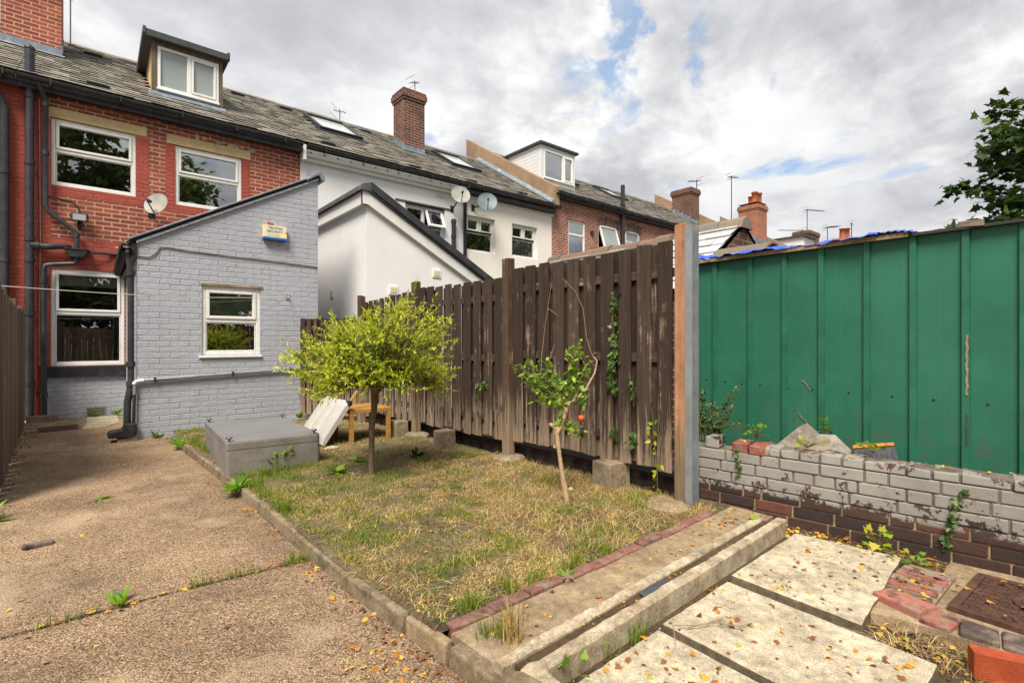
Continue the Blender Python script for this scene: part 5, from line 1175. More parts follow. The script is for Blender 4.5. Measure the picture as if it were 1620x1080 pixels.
loose_brick('brick', 'pink faced red brick at the corner of the manhole edging', (2.90, .615, .052), math.radians(70), (.20, .13, .10), 'b_pink', G_, (0, 0), .008, .004)
loose_brick('brick', 'dark red brick just nearer than the pink corner brick', (2.86, .475, .045), math.radians(-8), (.16, .105, .085), 'b_red', G_, (.04, 0), .008, .004)
loose_brick('brick', 'sooty brick in front of the manhole cover frame', (2.86, .352, .045), math.radians(-84), (.12, .15, .08), 'b_dark', G_, (-.03, .05), .008, .004)
loose_brick('brick', 'nearest dark brick of the manhole edging, right of the orange one', (2.88, .22, .045), math.radians(-84), (.13, .15, .075), 'b_dark', G_, (.03, -.03), .008, .004)
loose_brick('brick', 'clean orange red brick lying upright at the bottom right corner', (2.635, .245, .07), math.radians(-66), (.215, .065, .105), 'nbrick', None, (.0, 0), .004, .002)
loose_brick('brick', 'half seen orange brick at the very bottom right corner', (2.50, .165, .05), math.radians(-30), (.215, .1, .065), 'nbrick', None, (.2, 0), .004, .002)
m = MB(); m.prismz([(2.76, .57), (2.80, .12), (2.95, .12), (2.96, .53), (3.48, .52), (3.48, .73), (2.95, .745), (2.72, .70)], -.02, .064); tag(m.build('mortar_bed', 'strip'), 'rough mortar bed holding the worn bricks round the manhole', 'mortar')
# bits by the house
m = MB(); m.prismz([(-.84, 11.0), (-.56, 10.98), (-.46, 11.08), (-.46, 11.22), (-.52, 11.22), (-.52, 11.12), (-.60, 11.06), (-.8, 11.06)], -.02, .11); tag(m.build('gully_kerb', 'block', bevel=.008), 'small concrete kerb round the gully under the black downpipe', 'kerb')
m = MB(); c = [(-.62, 9.75), (-.18, 9.82), (-.2, 10.35), (-.66, 10.3)]; m.prismz(c, -.02, .008)
for k in range(9): m.box(-.6+.045*k, -.585+.045*k, 9.85, 10.28, .008, .014)
tag(m.build('drain_cover', 'rust'), 'flat rusty drain cover set in the yard near the house', 'drain cover')
m = MB(); m.prismz([(-.62, 9.66), (.1, 9.8), (.3, 10.2), (.3, 11.2), (-.1, 11.2), (-.1, 10.45), (-.14, 9.76)], -.02, .006); tag(m.build('yard_screed', 'slab'), kind='structure')
o = loose_brick('brick', 'thin broken brick piece lying on the concrete path at left', (-.28, 4.36, .012), .3, (.15, .06, .03), 'rbrick', None, (0, .04), .012, .01)

# ================================================================== FURNITURE ON THE LAWN
DV = thing('upturned_divan', 'upturned grey fabric divan base on the grass with metal glides at its corners', 'divan', (1.34, 5.9, .06))
A0, A1, A2, A3 = Vector((.915, 5.16, 0)), Vector((1.735, 5.08, 0)), Vector((1.80, 6.55, 0)), Vector((.975, 6.72, 0))
def rpoly(c, r, n=4):
    out = []
    for i in range(len(c)):
        p, a, b = c[i], c[i-1], c[(i+1) % len(c)]; u = (a-p).normalized(); v = (b-p).normalized()
        for k in range(n+1):
            t = k/n; out.append(p+u*r*(1-t)**2+v*r*t**2)
    return [(q.x, q.y) for q in out]
P_ = rpoly([A0, A1, A2, A3], .035); cen = sum((Vector((*q, 0)) for q in P_), Vector())/len(P_)
def inset(P, d): return [(x+(cen.x-x)*d/((Vector((x, y, 0))-cen).length), y+(cen.y-y)*d/((Vector((x, y, 0))-cen).length)) for x, y in P]
m = MB(); n = len(P_); lv = [(.05, 0), (.20, -.003), (.296, .0), (.299, .011), (.305, .0), (.362, -.001), (.371, .003)]
V_ = []
for z, d in lv: V_ += [(x, y, z) for x, y in inset(P_, d)]
m.mesh(V_, [(k*n+i, k*n+(i+1) % n, (k+1)*n+(i+1) % n, (k+1)*n+i) for k in range(len(lv)-1) for i in range(n)], 0, False)
m.build('divan_side', 'divan', DV)
m = MB(); m.mesh([(x, y, .371) for x, y in inset(P_, .006)], [tuple(range(n))])
m.tube([(x, y, .372) for x, y in inset(P_, .01)]+[(*inset(P_, .01)[0], .372)], .003, 6, 0, False); m.build('lining', 'divan_top', DV)
for q in (A0, A1, A2, A3):
    c = q.lerp(cen, .09); m = MB(); m.tube([(c.x, c.y, .365), (c.x, c.y, .395)], .009, 8); m.lathe([(.008, .39), (.024, .40), (.029, .41), (.026, .414), (0, .416)], (c.x, c.y, 0), 14); m.build('glide', 'chrome', DV)
TB = thing('side_table', 'small square honey coloured wooden table under the willow by the fence', 'table', (2.62, 6.1, .08))
tx0, tx1, ty0, ty1 = 2.35, 2.88, 5.84, 6.40
m = MB(); m.box(tx0, tx1, ty0, ty1, .425, .475); m.build('table_top', 'tablewood', TB, bevel=.004)
for x in (tx0, tx1-.05):
    for y in (ty0, ty1-.05): m = MB(); m.box(x+.001, x+.05, y+.001, y+.05, .07, .425); m.build('leg', 'tablewood', TB, bevel=.003)
CHR = thing('folding_seat', 'pale grey quilted seat with two wooden legs leaning against the table', 'seat', (2.1, 6.2, .08))
o = Vector((2.03, 5.80, .09)); up = Vector((.34, .02, .47)); L = up.length; up.normalize(); wd = Vector((.02, 1, 0)).normalized(); nn = wd.cross(up).normalized()
if nn.x > 0: nn = -nn
m = MB(); wW = .82; NW, NL = 36, 14; V_ = []
for i in range(NW+1):
    t = i/NW; ch = abs(math.sin(t*math.pi*3.0)) ; th = .055+.035*ch**.35 if 0 < i < NW else .05
    for j in range(NL+1):
        s_ = j/NL; e = min(1, min(s_, 1-s_)*7); V_.append(o+wd*wW*t+up*L*s_+nn*(th*(.55+.45*e)))
F_ = [(i*(NL+1)+j, i*(NL+1)+j+1, (i+1)*(NL+1)+j+1, (i+1)*(NL+1)+j) for i in range(NW) for j in range(NL)]
m.mesh(V_, F_, 0, True)
b = len(V_); back = [o, o+wd*wW, o+wd*wW+up*L, o+up*L]; m.mesh(back, [(0, 1, 2, 3)])
rim = [0+j for j in range(NL+1)]
def strip(idx, p, q):
    k = len(idx)
    m.mesh([V_[i] for i in idx]+[p.lerp(q, i/(k-1)) for i in range(k)], [(i, i+1, k+i+1, k+i) for i in range(k-1)]); 
strip([j for j in range(NL+1)], o, o+up*L); strip([NW*(NL+1)+j for j in range(NL+1)], o+wd*wW, o+wd*wW+up*L); strip([i*(NL+1) for i in range(NW+1)], o, o+wd*wW); strip([i*(NL+1)+NL for i in range(NW+1)], o+up*L, o+up*L+wd*wW)
m.build('cushion', 'cushion', CHR)
for t in (.1, .70):
    m = MB(); p = o+wd*wW*t+up*(L*.9)-nn*.0; m.beam(p, p+up*.36+wd*.0, .03, .034, wd); l_ = m.build('leg', 'legwood', CHR, bevel=.004)
m = MB(); p = o+wd*.02+up*(L*.97)-nn*-.03; m.beam(p-wd*.05, p+wd*.05, .05, .06); m.build('corner_bracket', 'black', CHR, bevel=.01)
m = MB(); m.xf = Matrix.Translation((2.06, 5.66, .095)) @ Matrix.Rotation(.5, 4, 'Z'); m.box(-.07, .07, -.045, .045, -.01, .01, jit=.01); tag(m.build('tile_piece', 'slab', bevel=.003), 'small pale tile fragment lying on the soil near the divan', 'tile')

# ================================================================== WALL MOUNTED THINGS AND AERIALS
AB = thing('alarm_box', 'cream and blue burglar alarm box with faded blue lettering on grey wall', 'alarm box', (2.12, YE, 2.95))
m = MB(); m.hexa([(1.955, YE-.085, 2.885), (2.29, YE-.085, 2.885), (2.29, YE, 2.885), (1.955, YE, 2.885), (1.955, YE-.07, 3.07), (2.29, YE-.07, 3.07), (2.29, YE, 3.07), (1.955, YE, 3.07)]); m.build('case', 'cream', AB, bevel=.006)
m = MB(); m.box(1.954, 2.291, YE-.088, YE, 2.852, 2.884); m.build('base_strip', 'blue', AB, bevel=.004)
m = MB(); m.lathe([(.006, 0), (.006, .012), (0, .013)], (2.272, YE-.078, 2.98), 8, (0, -1, 0)); m.build('screw', 'rust', AB)
m = MB(); m.box(2.03, 2.11, YE-.008, YE, 3.085, 3.125, jit=.01); m.build('bare_brick_patch', 'nbrick', AB)
def text(s_, x, z, size, mt, y, parent, w_):
    cu = bpy.data.curves.new('lettering', 'FONT'); cu.body = s_; cu.size = size; cu.offset = .0014; cu.extrude = .0006; cu.align_x = 'LEFT'
    t = bpy.data.objects.new('tmp', cu); COL.objects.link(t); dg = bpy.context.evaluated_depsgraph_get(); me = bpy.data.meshes.new_from_object(t.evaluated_get(dg)); bpy.data.objects.remove(t)
    xs = [v.co.x for v in me.vertices]; k = w_/(max(xs)-min(xs)); x0_ = min(xs)
    for v in me.vertices: v.co = Vector((x+(v.co.x-x0_)*k, y(z+v.co.y)-v.co.z-.001, z+v.co.y))-wloc(parent)
    me.materials.clear(); me.materials.append(MT[mt]); l_ = bpy.data.objects.new('lettering', me); COL.objects.link(l_); l_.parent = parent; return l_
fy = lambda z: YE-.085+(z-2.885)*.015/.185-.0005
text('TELSTAR', 2.02, 3.015, .05, 'ink', fy, AB, .215); text('SECURITY', 2.005, 2.963, .046, 'ink', fy, AB, .225); text('0114 262', 2.01, 2.908, .043, 'ink2', fy, AB, .17)
def dish(name, label, c, d, r, mat, wallpt, group=None):
    d = Vector(d).normalized(); c = Vector(c); T = thing(name, label, 'satellite dish', tuple(wallpt), group)
    m = MB(); prof = [(r*k/8, .16*r*(k/8)**2) for k in range(9)]
    m.lathe([(max(a, .001), z) for a, z in prof]+[(r*1.015, .17*r), (r*1.0, .15*r)]+[(max(a*.99, .001), z-.012) for a, z in reversed(prof)], c, 26, d); m.build('reflector', mat, T)
    side = d.cross(Vector((0, 0, 1))).normalized(); dn = side.cross(d).normalized(); dn = dn if dn.z < 0 else -dn
    m = MB(); p0 = c+dn*r*.9; p1 = c+d*r*1.15+dn*r*.35
    m.tube([p0-d*.01, p0+d*.02, p1], .011, 8); m.tube([p1-dn*.01, p1+(c-p1).normalized()*.09], .028, 10); m.build('feed_arm', 'black', T)
    m = MB(); w_ = Vector(wallpt); m.tube([c-d*.01, c-d*.07, w_+Vector((0, -.06, 0)), w_], .018, 8); m.box(w_.x-.05, w_.x+.05, w_.y-.012, w_.y, w_.z-.09, w_.z+.09); m.build('bracket', 'black', T)
    return T
dish('satellite_dish', 'off white satellite dish on the red brick wall between two windows', (.86, 11.02, 3.77), (-.62, -.75, .32), .205, 'dish_w', (.80, YF, 3.66))
dish('satellite_dish', 'grey beige satellite dish on a pole under the eaves of the pale house', (7.38, 10.95, 5.14), (-.35, -.9, .32), .25, 'dish_w', (7.36, YF, 4.85))
dish('satellite_dish', 'dark blue grey satellite dish on the cream house beside the downpipe', (8.24, 10.92, 5.10), (-.5, -.82, .32), .27, 'dish_g', (8.05, YF, 5.0))
FL = thing('floodlight', 'small grey floodlight on the red brick wall above the pipes', 'floodlight', (-.20, YF, 3.4))
m = MB(); m.hexa([(-.30, YF-.16, 3.33), (-.10, YF-.16, 3.33), (-.08, YF-.06, 3.35), (-.32, YF-.06, 3.35), (-.30, YF-.14, 3.47), (-.10, YF-.14, 3.47), (-.08, YF-.06, 3.47), (-.32, YF-.06, 3.47)]); m.build('housing', 'black', FL, bevel=.006)
m = MB(); m.hexa([(-.285, YF-.166, 3.35), (-.115, YF-.166, 3.35), (-.115, YF-.15, 3.35), (-.285, YF-.15, 3.35), (-.285, YF-.148, 3.455), (-.115, YF-.148, 3.455), (-.115, YF-.138, 3.455), (-.285, YF-.138, 3.455)]); m.build('lens', 'frost', FL)
m = MB(); m.box(-.23, -.17, YF-.07, YF, 3.24, 3.36); m.tube([(-.2, YF-.02, 3.45), (-.22, YF-.015, 3.6), (-.30, YF-.015, 3.68), (-.56, YF-.015, 3.72), (-.66, YF-.015, 3.70)], .007, 6); m.build('bracket', 'black', FL)
def aerial(label, base, h, boom, bdir, n, el=.25, tilt=0, vert=False, r=.014):
    base = Vector(base); T = thing('tv_aerial', label, 'aerial', tuple(base)); b = Vector(bdir).normalized()
    m = MB(); m.tube([base, base+Vector((0, 0, h))], r, 7); m.build('mast', 'alu', T)
    m = MB(); top = base+Vector((0, 0, h-.06)); e = top+b*boom; s_ = top-b*.2; m.tube([s_, e], r*.7, 6)
    side = Vector((0, 0, 1)) if vert else b.cross(Vector((0, 0, 1))).normalized()
    for k in range(n):
        c = s_.lerp(e, (k+.5)/n); w_ = el*(1.0-.35*k/n); m.tube([c-side*w_, c+side*w_], r*.45, 4)
    for q in (-.16, .16): m.tube([s_+Vector((0, 0, q)) - side*.22, s_+Vector((0, 0, q))+side*.22], r*.4, 4)
    m.build('boom', 'alu', T); return T
aerial('long yagi aerial on a thin mast beside the leftmost chimney', (-.42, 14.95, 7.9), 1.38, 1.05, (.62, -.75, -.16), 12, .16)
aerial('thin mast with wire crown on the tall chimney of the pale house', (7.5, 13.6, 8.7), .55, .18, (1, .2, .35), 3, .14)
aerial('small loop aerial standing on the roof ridge of the pale house', (5.75, 15.1, 8.05), .34, .2, (.6, -.6, -.2), 3, .12)
aerial('tall dark mast strapped to the chimney behind the end post', (22.32, 12.8, 6.9), 2.2, .5, (-.8, .3, -.1), 4, .2, r=.025)
aerial('pale mast with small cluster of rods left of the orange chimney', (27.2, 13.5, 7.6), 2.9, .45, (.8, -.3, 0), 5, .22, r=.026)
aerial('very long horizontal yagi aerial above the squat distant chimney', (37.2, 13.2, 8.2), 2.1, 1.7, (.95, -.3, .05), 10, .2, r=.026)
aerial('second long yagi aerial pointing left near the squat distant chimney', (36.9, 13.4, 8.0), .9, 2.6, (-1, .22, -.10), 11, .2, r=.022)
aerial('flat dark aerial between the two farthest chimneys', (40.4, 13, 8.2), 1.35, 1.0, (.8, -.4, .1), 8, .4, r=.028)
aerial('thin straight mast at the far right of the roof row', (45.6, 13, 8.3), 2.3, .2, (1, 0, 0), 2, .1, r=.035)
WLN = MB(); p0, p1 = Vector((-.74, 6.9, 1.84)), Vector((2.33, YE-.065, 1.99)); WLN.tube([p0.lerp(p1, t/16)+Vector((0, 0, -.05*math.sin(math.pi*t/16))) for t in range(17)], .0045, 5)
tag(WLN.build('washing_line', 'cable'), 'thin white washing line strung from the left fence to the grey wall', 'washing line')
for l, x, mt, h, r in [('blue bottle standing on the upstairs bathroom window sill', 8.38, 'bottle_b', .2, .032), ('white bottle with rounded shoulders at the left of the bathroom window', 7.96, 'bottle_w', .15, .04), ('slim white pump bottle beside the blue bottle', 8.30, 'bottle_w', .24, .025), ('white bottle with blue cap at the right of the bathroom window', 8.62, 'bottle_w', .19, .03)]:
    B_ = thing('bottle', l, 'bottle', (x, YF+.22, 3.85)); m = MB(); m.lathe([(r*.95, 0), (r, .01), (r, h*.62), (r*.45, h*.78), (r*.4, h*.8)], (x, YF+.22, 3.84), 12); m.build('bottle_body', mt, B_)
    m = MB(); m.lathe([(r*.5, h*.8), (r*.5, h), (0, h+.002)], (x, YF+.22, 3.84), 12); m.build('cap', 'bottle_b', B_)
m = MB(); m.lathe([(0, 0), (.06, .005), (.075, .04), (.05, .075), (0, .08)], (8.15, YF+.23, 3.84), 12); tag(m.build('sponge', 'bottle_r'), 'coral pink bath sponge on the upstairs bathroom window sill', 'sponge')

# ================================================================== PLANTS
UPV = np.array([0, 0, 1.])
def bez(p, c, q, n): t = np.linspace(0, 1, n)[:, None]; return (1-t)**2*np.array(p)+2*t*(1-t)*np.array(c)+t*t*np.array(q)
def willow():
    T = thing('willow_tree', 'small standard willow with yellow green crown on a single straight trunk', 'tree', (1.955, 4.35, .08))
    m = MB(); pts = [(1.955, 4.35, .05), (1.95, 4.35, .25), (1.955, 4.345, .5), (1.97, 4.335, .68), (1.975, 4.33, .80), (1.985, 4.33, .90)]
    m.tube(pts, [.031, .025, .024, .027, .034, .044], 10)
    c0 = np.array([1.985, 4.33, .88]); twigs = []
    right = np.array([.767, -.641, 0]); fwd = np.array([.641, .767, 0])
    for k in range(230):
        a = RNG.uniform(0, 2*np.pi); el = RNG.beta(1.25, 1.5)*1.42-.12; L = RNG.uniform(.60, 1.0)*(.80 if el < .8 else .70); lob = math.sin(a*3+1.3)*math.cos(el*5+a)+.6*math.sin(a*5+el*7)
        if lob < -.55 and RNG.uniform() < .75: continue
        L *= 1+.13*lob
        d = right*np.cos(a)+fwd*np.sin(a); sx_ = d@right
        if el > .5: L *= 1.06+.28*np.clip(sx_+.35, -.5, 1)
        else: L *= .90-.10*sx_
        tip = c0+d*np.cos(el)*L+UPV*(np.sin(el)*L*.92+.02); tip[2] = max(tip[2], .84)
        mid = c0+d*np.cos(el)*L*.45+UPV*(np.sin(el)*L*.6+.10)
        twigs.append((c0+rnd(1, .02)[0], mid, tip, L))
    for u in [(-.62, .52, .58), (-.86, .1, .33), (-.9, .05, .26), (-.80, .1, .05), (.70, 0, .28), (.52, .0, .62), (.27, .05, .76), (-.12, -.1, .62), (-.45, .0, .56), (.74, -.05, .14)]:
        tip = c0+right*u[0]+fwd*u[1]+UPV*u[2]; twigs.append((c0, c0+(tip-c0)*.5+UPV*.12, tip, .9))
    P, D, P2, D2 = [], [], [], []
    for i, (p, c, q, L) in enumerate(twigs):
        B = bez(p, c, q, 12)
        if i % 3 == 0 or L == .9: m.tube([tuple(b) for b in B], list(np.linspace(.008 if i % 6 else .017, .002, 12)), 5, 1)
        for s_ in range(7):
            t = RNG.uniform(.35, 1); j = min(10, int(t*11)); b = B[j]; dd = norm(B[j+1]-B[j]); sd = norm(dd+rnd(1, .62)[0]+UPV*.28); l = RNG.uniform(.08, .25)*(1 if t > .6 else .8)
            n = int(l/.0085)
            for k in range(n):
                f = k/n; pp = b+sd*l*f; ld = norm(sd*.8+rnd(1, .55)[0])
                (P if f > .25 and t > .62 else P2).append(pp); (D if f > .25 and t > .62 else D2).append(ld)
        for k in range(44):
            t = RNG.uniform(.25, 1); j = min(10, int(t*11)); b = B[j]+(B[j+1]-B[j])*RNG.uniform(); ld = norm(norm(B[j+1]-B[j])*.7+rnd(1, .6)[0])
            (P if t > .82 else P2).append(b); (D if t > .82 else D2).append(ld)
    m.build('trunk', ['bark', 'twig_green'], T)
    P, D, P2, D2 = map(np.array, (P, D, P2, D2))
    leaves('crown', P, D, UPV+rnd(len(P), .6), RNG.uniform(.022, .056, len(P)), LANCE, 'willow', T)
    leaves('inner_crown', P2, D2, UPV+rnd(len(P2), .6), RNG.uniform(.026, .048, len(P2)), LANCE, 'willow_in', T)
willow()
def sapling():
    T = thing('apple_tree', 'small apple sapling with pale crooked trunk, broad green leaves and single red apple', 'tree', (2.75, 2.64, .07))
    m = MB(); trunk = [(2.755, 2.635, .03), (2.745, 2.645, .12), (2.738, 2.652, .19), (2.722, 2.665, .30), (2.705, 2.678, .45), (2.69, 2.69, .60), (2.684, 2.695, .655)]
    m.tube(trunk, [.026, .021, .023, .0175, .016, .018, .018], 10)
    m.lathe([(0, -.02), (.022, -.008), (.022, .01), (0, .022)], (2.772, 2.62, .178), 8); m.lathe([(0, -.015), (.015, 0), (0, .018)], (2.677, 2.70, .50), 7)
    m.tube([(2.684, 2.695, .64), (2.665, 2.71, .665), (2.648, 2.725, .675)], [.02, .016, .013], 8)
    m.tube([(2.69, 2.69, .60), (2.725, 2.66, .70), (2.752, 2.64, .80), (2.768, 2.625, .845)], [.018, .018, .016, .013], 8)
    m.tube([(2.76, 2.632, .835), (2.81, 2.59, .865), (2.865, 2.545, .95), (2.91, 2.505, 1.06), (2.925, 2.495, 1.15), (2.905, 2.51, 1.185)], [.010, .009, .008, .0075, .007, .006], 7)
    P, D = [], []
    ends = [(2.455, 2.885, 1.12), (2.50, 2.85, 1.06), (2.60, 2.77, 1.05), (2.56, 2.80, .95), (2.65, 2.72, 1.10), (2.815, 2.587, 1.30), (2.76, 2.63, 1.22), (2.79, 2.60, 1.10), (2.72, 2.66, .98), (2.62, 2.75, .84), (2.70, 2.68, .80), (2.86, 2.55, 1.06), (2.885, 2.53, 1.16), (2.84, 2.57, .90), (2.71, 2.67, .70), (2.76, 2.63, .66), (2.83, 2.575, .60), (2.66, 2.71, .90), (2.87, 2.54, .84), (2.48, 2.86, 1.0), (2.53, 2.83, 1.13), (2.88, 2.535, 1.0), (2.64, 2.74, 1.16), (2.80, 2.60, 1.26), (2.57, 2.79, .86)]
    for i, e in enumerate(ends):
        st = np.array((2.755, 2.64, .78)) if e[2] > .78 else np.array((2.70, 2.68, .64)); e = np.array(e); c = (st+e)/2+UPV*.05+rnd(1, .03)[0]; B = bez(st, c, e, 9)
        m.tube([tuple(b) for b in B], list(np.linspace(.007, .0025, 9)), 5, 1)
        for k in range(30 if i < 12 else 22):
            t = RNG.uniform(.30, 1)**.8; j = min(7, int(t*8)); b = B[j]+(B[j+1]-B[j])*RNG.uniform()
            P.append(b+rnd(1, .018)[0]); D.append(norm(norm(B[j+1]-B[j])*.6+rnd(1, .75)[0]+UPV*.1))
    m.build('trunk', ['bark_pale', 'twig_green'], T)
    P, D = np.array(P), np.array(D); leaves('foliage', P, D, UPV+rnd(len(P), .5), RNG.uniform(.026, .062, len(P)), OVAL, 'apple_leaf', T)
    m = MB(); m.lathe([(0, -.022), (.011, -.025), (.022, -.011), (.026, .005), (.019, .019), (.006, .021), (0, .016)], (2.832, 2.572, .72), 14); m.tube([(2.832, 2.572, .74), (2.835, 2.57, .78)], .0025, 5, 0); m.build('apple', 'redcloth', T)
    m = MB()
    for c in ([(2.60, 2.77, 1.02), (2.605, 2.765, 1.2), (2.625, 2.75, 1.42), (2.66, 2.72, 1.72)], [(2.63, 2.745, 1.05), (2.66, 2.72, 1.2), (2.675, 2.70, 1.28)], [(2.90, 2.515, 1.18), (2.865, 2.545, 1.32), (2.84, 2.56, 1.55), (2.80, 2.60, 1.68), (2.72, 2.66, 1.78)], [(2.64, 2.735, 1.55), (2.70, 2.69, 1.50)], [(2.90, 2.52, 1.2), (2.93, 2.50, 1.22)]):
        m.tube(c, list(np.linspace(.0032, .0014, len(c))), 5)
    m.build('dead_twigs', 'twig', T)
sapling()
def big_tree(label, base, h, R, cz, n, mat, size, tpl, branch=60, trunk=.3, seed=1, jit=.10):
    T = thing('broadleaf_tree', label, 'tree', base); r_ = np.random.default_rng(seed); b = np.array(base, float); m = MB()
    m.tube([tuple(b), tuple(b+(0.05, .1, h*.3)), tuple(b+(.1, 0, h*.6)), tuple(b+(.05, .05, h*.92))], [trunk, trunk*.75, trunk*.5, trunk*.1], 10)
    P, D = [], []
    for k in range(branch):
        zf = r_.uniform(0, 1); z0 = h*(.22+.68*zf); a = r_.uniform(0, 2*np.pi); rr = R*np.sqrt(max(.08, 1-((z0/h-cz)/(1.02-cz if z0/h > cz else cz))**2*.95))*r_.uniform(.72, 1.05)
        st = b+np.array((.05, .05, z0*.88)); e = b+np.array((np.cos(a)*rr, np.sin(a)*rr, z0+r_.uniform(.0, .12)*R)); c = (st+e)/2+UPV*.12*R; B = bez(st, c, e, 9)
        m.tube([tuple(q) for q in B], list(np.linspace(trunk*.16, trunk*.02+.004, 9)), 5)
        for s_ in range(n//branch):
            t = r_.uniform(.3, 1)**.7; j = min(7, int(t*8)); q = B[j]+(B[j+1]-B[j])*r_.uniform()+r_.normal(0, jit*R, 3)*np.array([1, 1, .7]); P.append(q); D.append(norm((q-b-np.array((0, 0, h*.5)))*np.array([1, 1, .4])+r_.normal(0, .5*R, 3)-UPV*.35*R))
    m.build('trunk', 'bark_dark', T); P, D = np.array(P), np.array(D)
    leaves('crown', P, D, UPV+r_.normal(0, .4, (len(P), 3)), r_.uniform(.75, 1.25, len(P))*size, tpl, mat, T); return T
big_tree('dark green maple overhanging the shed at the right edge', (9.30, -.02, 0), 4.75, 1.66, .42, 12000, 'maple', .105, MAPLE, 130, .11, 4, .045)
for i, (x, y, h, R, l) in enumerate([(-2.2, -8.5, 6.2, 2.6, 'dark evergreen bush behind the viewer, reflected in the ground floor window'), (2.6, -8.0, 5.6, 2.6, 'second evergreen bush behind the viewer, reflected in the small window')]):
    big_tree(l, (x, y, 0), h, R, .42, 4200, 'treeleaf', .42, OVAL, 80, .2, 31+i)
m = MB()
for k in range(60):
    x = -6+.2*k; m.box(x, x+.19, -5.52-.02*(k % 2), -5.50-.02*(k % 2), -.05, 1.9+random.uniform(-.02, .02))
m.box(-6, 6, -5.5, -5.46, .4, .5); m.box(-6, 6, -5.5, -5.46, 1.4, 1.5)
tag(m.build('board_fence', 'fence_l'), 'plain board fence behind the viewer, seen only as a window reflection', 'fence')
for i, (x, y, h, R, l) in enumerate([(-2.6, -12.5, 15.5, 5.2, 'tall dark tree behind the viewer, reflected in the upper left window'), (2.2, -13.5, 13.5, 4.2, 'dark tree behind the viewer, reflected in the upper right window'), (-9.5, -16, 13, 4.6, 'broad dark tree far behind the viewer near the left fence'), (20, -12, 14, 5.0, 'dark tree far to the right behind the viewer, reflected in the pale house window'), (28.5, -14, 14.5, 5.2, 'farthest dark tree to the right behind the viewer, reflected in the cream house')]):
    big_tree(l, (x, y, 0), h, R, .52, 7600, 'treeleaf', .44, OVAL, 110, .32, 11+i)
def vine(name, label, cat, paths, n, size, mat, tpl=IVY, out=(-1, -.06, 0), spread=.02, stem=.0022):
    T = thing(name, label, cat, paths[0][0]); m = MB(); P, D = [], []
    for p in paths:
        p = [Vector(q) for q in p]; m.tube(p, stem, 5)
        L = sum((p[i+1]-p[i]).length for i in range(len(p)-1))
        for i in range(len(p)-1):
            k = max(1, int(n*(p[i+1]-p[i]).length/L/len(paths)))
            for _ in range(k): P.append(np.array(p[i].lerp(p[i+1], random.random()))+rnd(1, spread)[0]); D.append(norm(rnd(1, .7)[0]+np.array([0, 0, -.5])))
    m.build('stem', 'twig_green', T); P, D = np.array(P), np.array(D)
    leaves('foliage', P, D, np.array(out)*1.2+UPV*.5+rnd(len(P), .4), RNG.uniform(.7, 1.3, len(P))*size, tpl, mat, T)
def fpt(y, z, o=.055): q = FP(y, o, z); return (q.x, q.y, z)
vine('ivy', 'long strand of ivy hanging down the middle of the nearest fence panel', 'ivy', [[fpt(2.66, 1.72), fpt(2.67, 1.5), fpt(2.655, 1.25), fpt(2.67, 1.0), fpt(2.66, .86)], [fpt(2.67, 1.22), fpt(2.70, 1.0), fpt(2.69, .9)]], 150, .034, 'ivy', spread=.016)
vine('ivy', 'small ivy sprig low on the fence right of the long strand', 'ivy', [[fpt(2.48, .98), fpt(2.47, .78)]], 14, .036, 'ivy')
vine('ivy', 'little ivy sprig near the foot of the fence between sapling and end post', 'ivy', [[fpt(2.68, .58), fpt(2.66, .48)]], 14, .04, 'ivy')
vine('ivy', 'ivy sprig near the foot of the fence left of the yellow bramble', 'ivy', [[fpt(2.49, .56), fpt(2.47, .42)]], 18, .04, 'ivy')
vine('ivy', 'small green ivy shoot on the fence left of the second post', 'ivy', [[fpt(4.45, .86), fpt(4.43, .70)], [fpt(4.3, .86), fpt(4.33, .80)]], 26, .045, 'ivy')
vine('bramble', 'bramble with yellow green leaves climbing the fence beside the end post', 'bramble', [[fpt(2.24, .1, .08), fpt(2.25, .3, .07), fpt(2.28, .5, .06), fpt(2.30, .78, .06)]], 26, .045, 'weed_y', OVAL)
def wpt(s_, u, z): q = WP(s_, u, z); return (q.x, q.y, q.z)
vine('ivy', 'short ivy strand hanging over the left part of the brick wall', 'ivy', [[wpt(2.43, .0, .50), wpt(2.42, .014, .42), wpt(2.41, .014, .30)]], 46, .022, 'ivy', spread=.01)
vine('ivy', 'thicker ivy strand climbing the right part of the brick wall', 'ivy', [[wpt(1.27, .012, .09), wpt(1.24, .014, .22), wpt(1.20, .014, .36), wpt(1.185, .014, .44)]], 46, .028, 'ivy', spread=.012)
def shrub():
    T = thing('shrub', 'loose arching small leaved shrub on the wall beside the end post', 'shrub', (4.0, 2.2, .5)); m = MB(); P, D = [], []
    for e in [(4.12, 2.36, 1.0), (4.12, 2.30, .86), (4.08, 2.20, .78), (4.05, 2.14, .72), (4.0, 1.94, .92), (4.02, 1.98, .80), (4.0, 2.02, .68), (3.96, 2.10, .62), (4.15, 2.32, .70), (4.05, 2.25, .66), (3.98, 1.90, .64), (4.1, 2.4, .62), (4.1, 2.42, .76)]:
        st = np.array((4.02+RNG.normal(0, .04), 2.2+RNG.normal(0, .06), .46)); e = np.array(e); B = bez(st, (st+e)/2+np.array([0, .04, .04]), e, 10); m.tube([tuple(b) for b in B], list(np.linspace(.005, .002, 10)), 5)
        for k in range(56): j = min(8, int(RNG.uniform(.1, 1)*9)); P.append(B[j]+(B[j+1]-B[j])*RNG.uniform()+rnd(1, .014)[0]); D.append(norm(rnd(1, .7)[0]+(B[j+1]-B[j])*8))
    m.build('stem', 'twig_green', T); P, D = np.array(P), np.array(D); leaves('foliage', P, D, UPV+rnd(len(P), .5), RNG.uniform(.022, .038, len(P)), OVAL, 'shrub', T)
shrub()
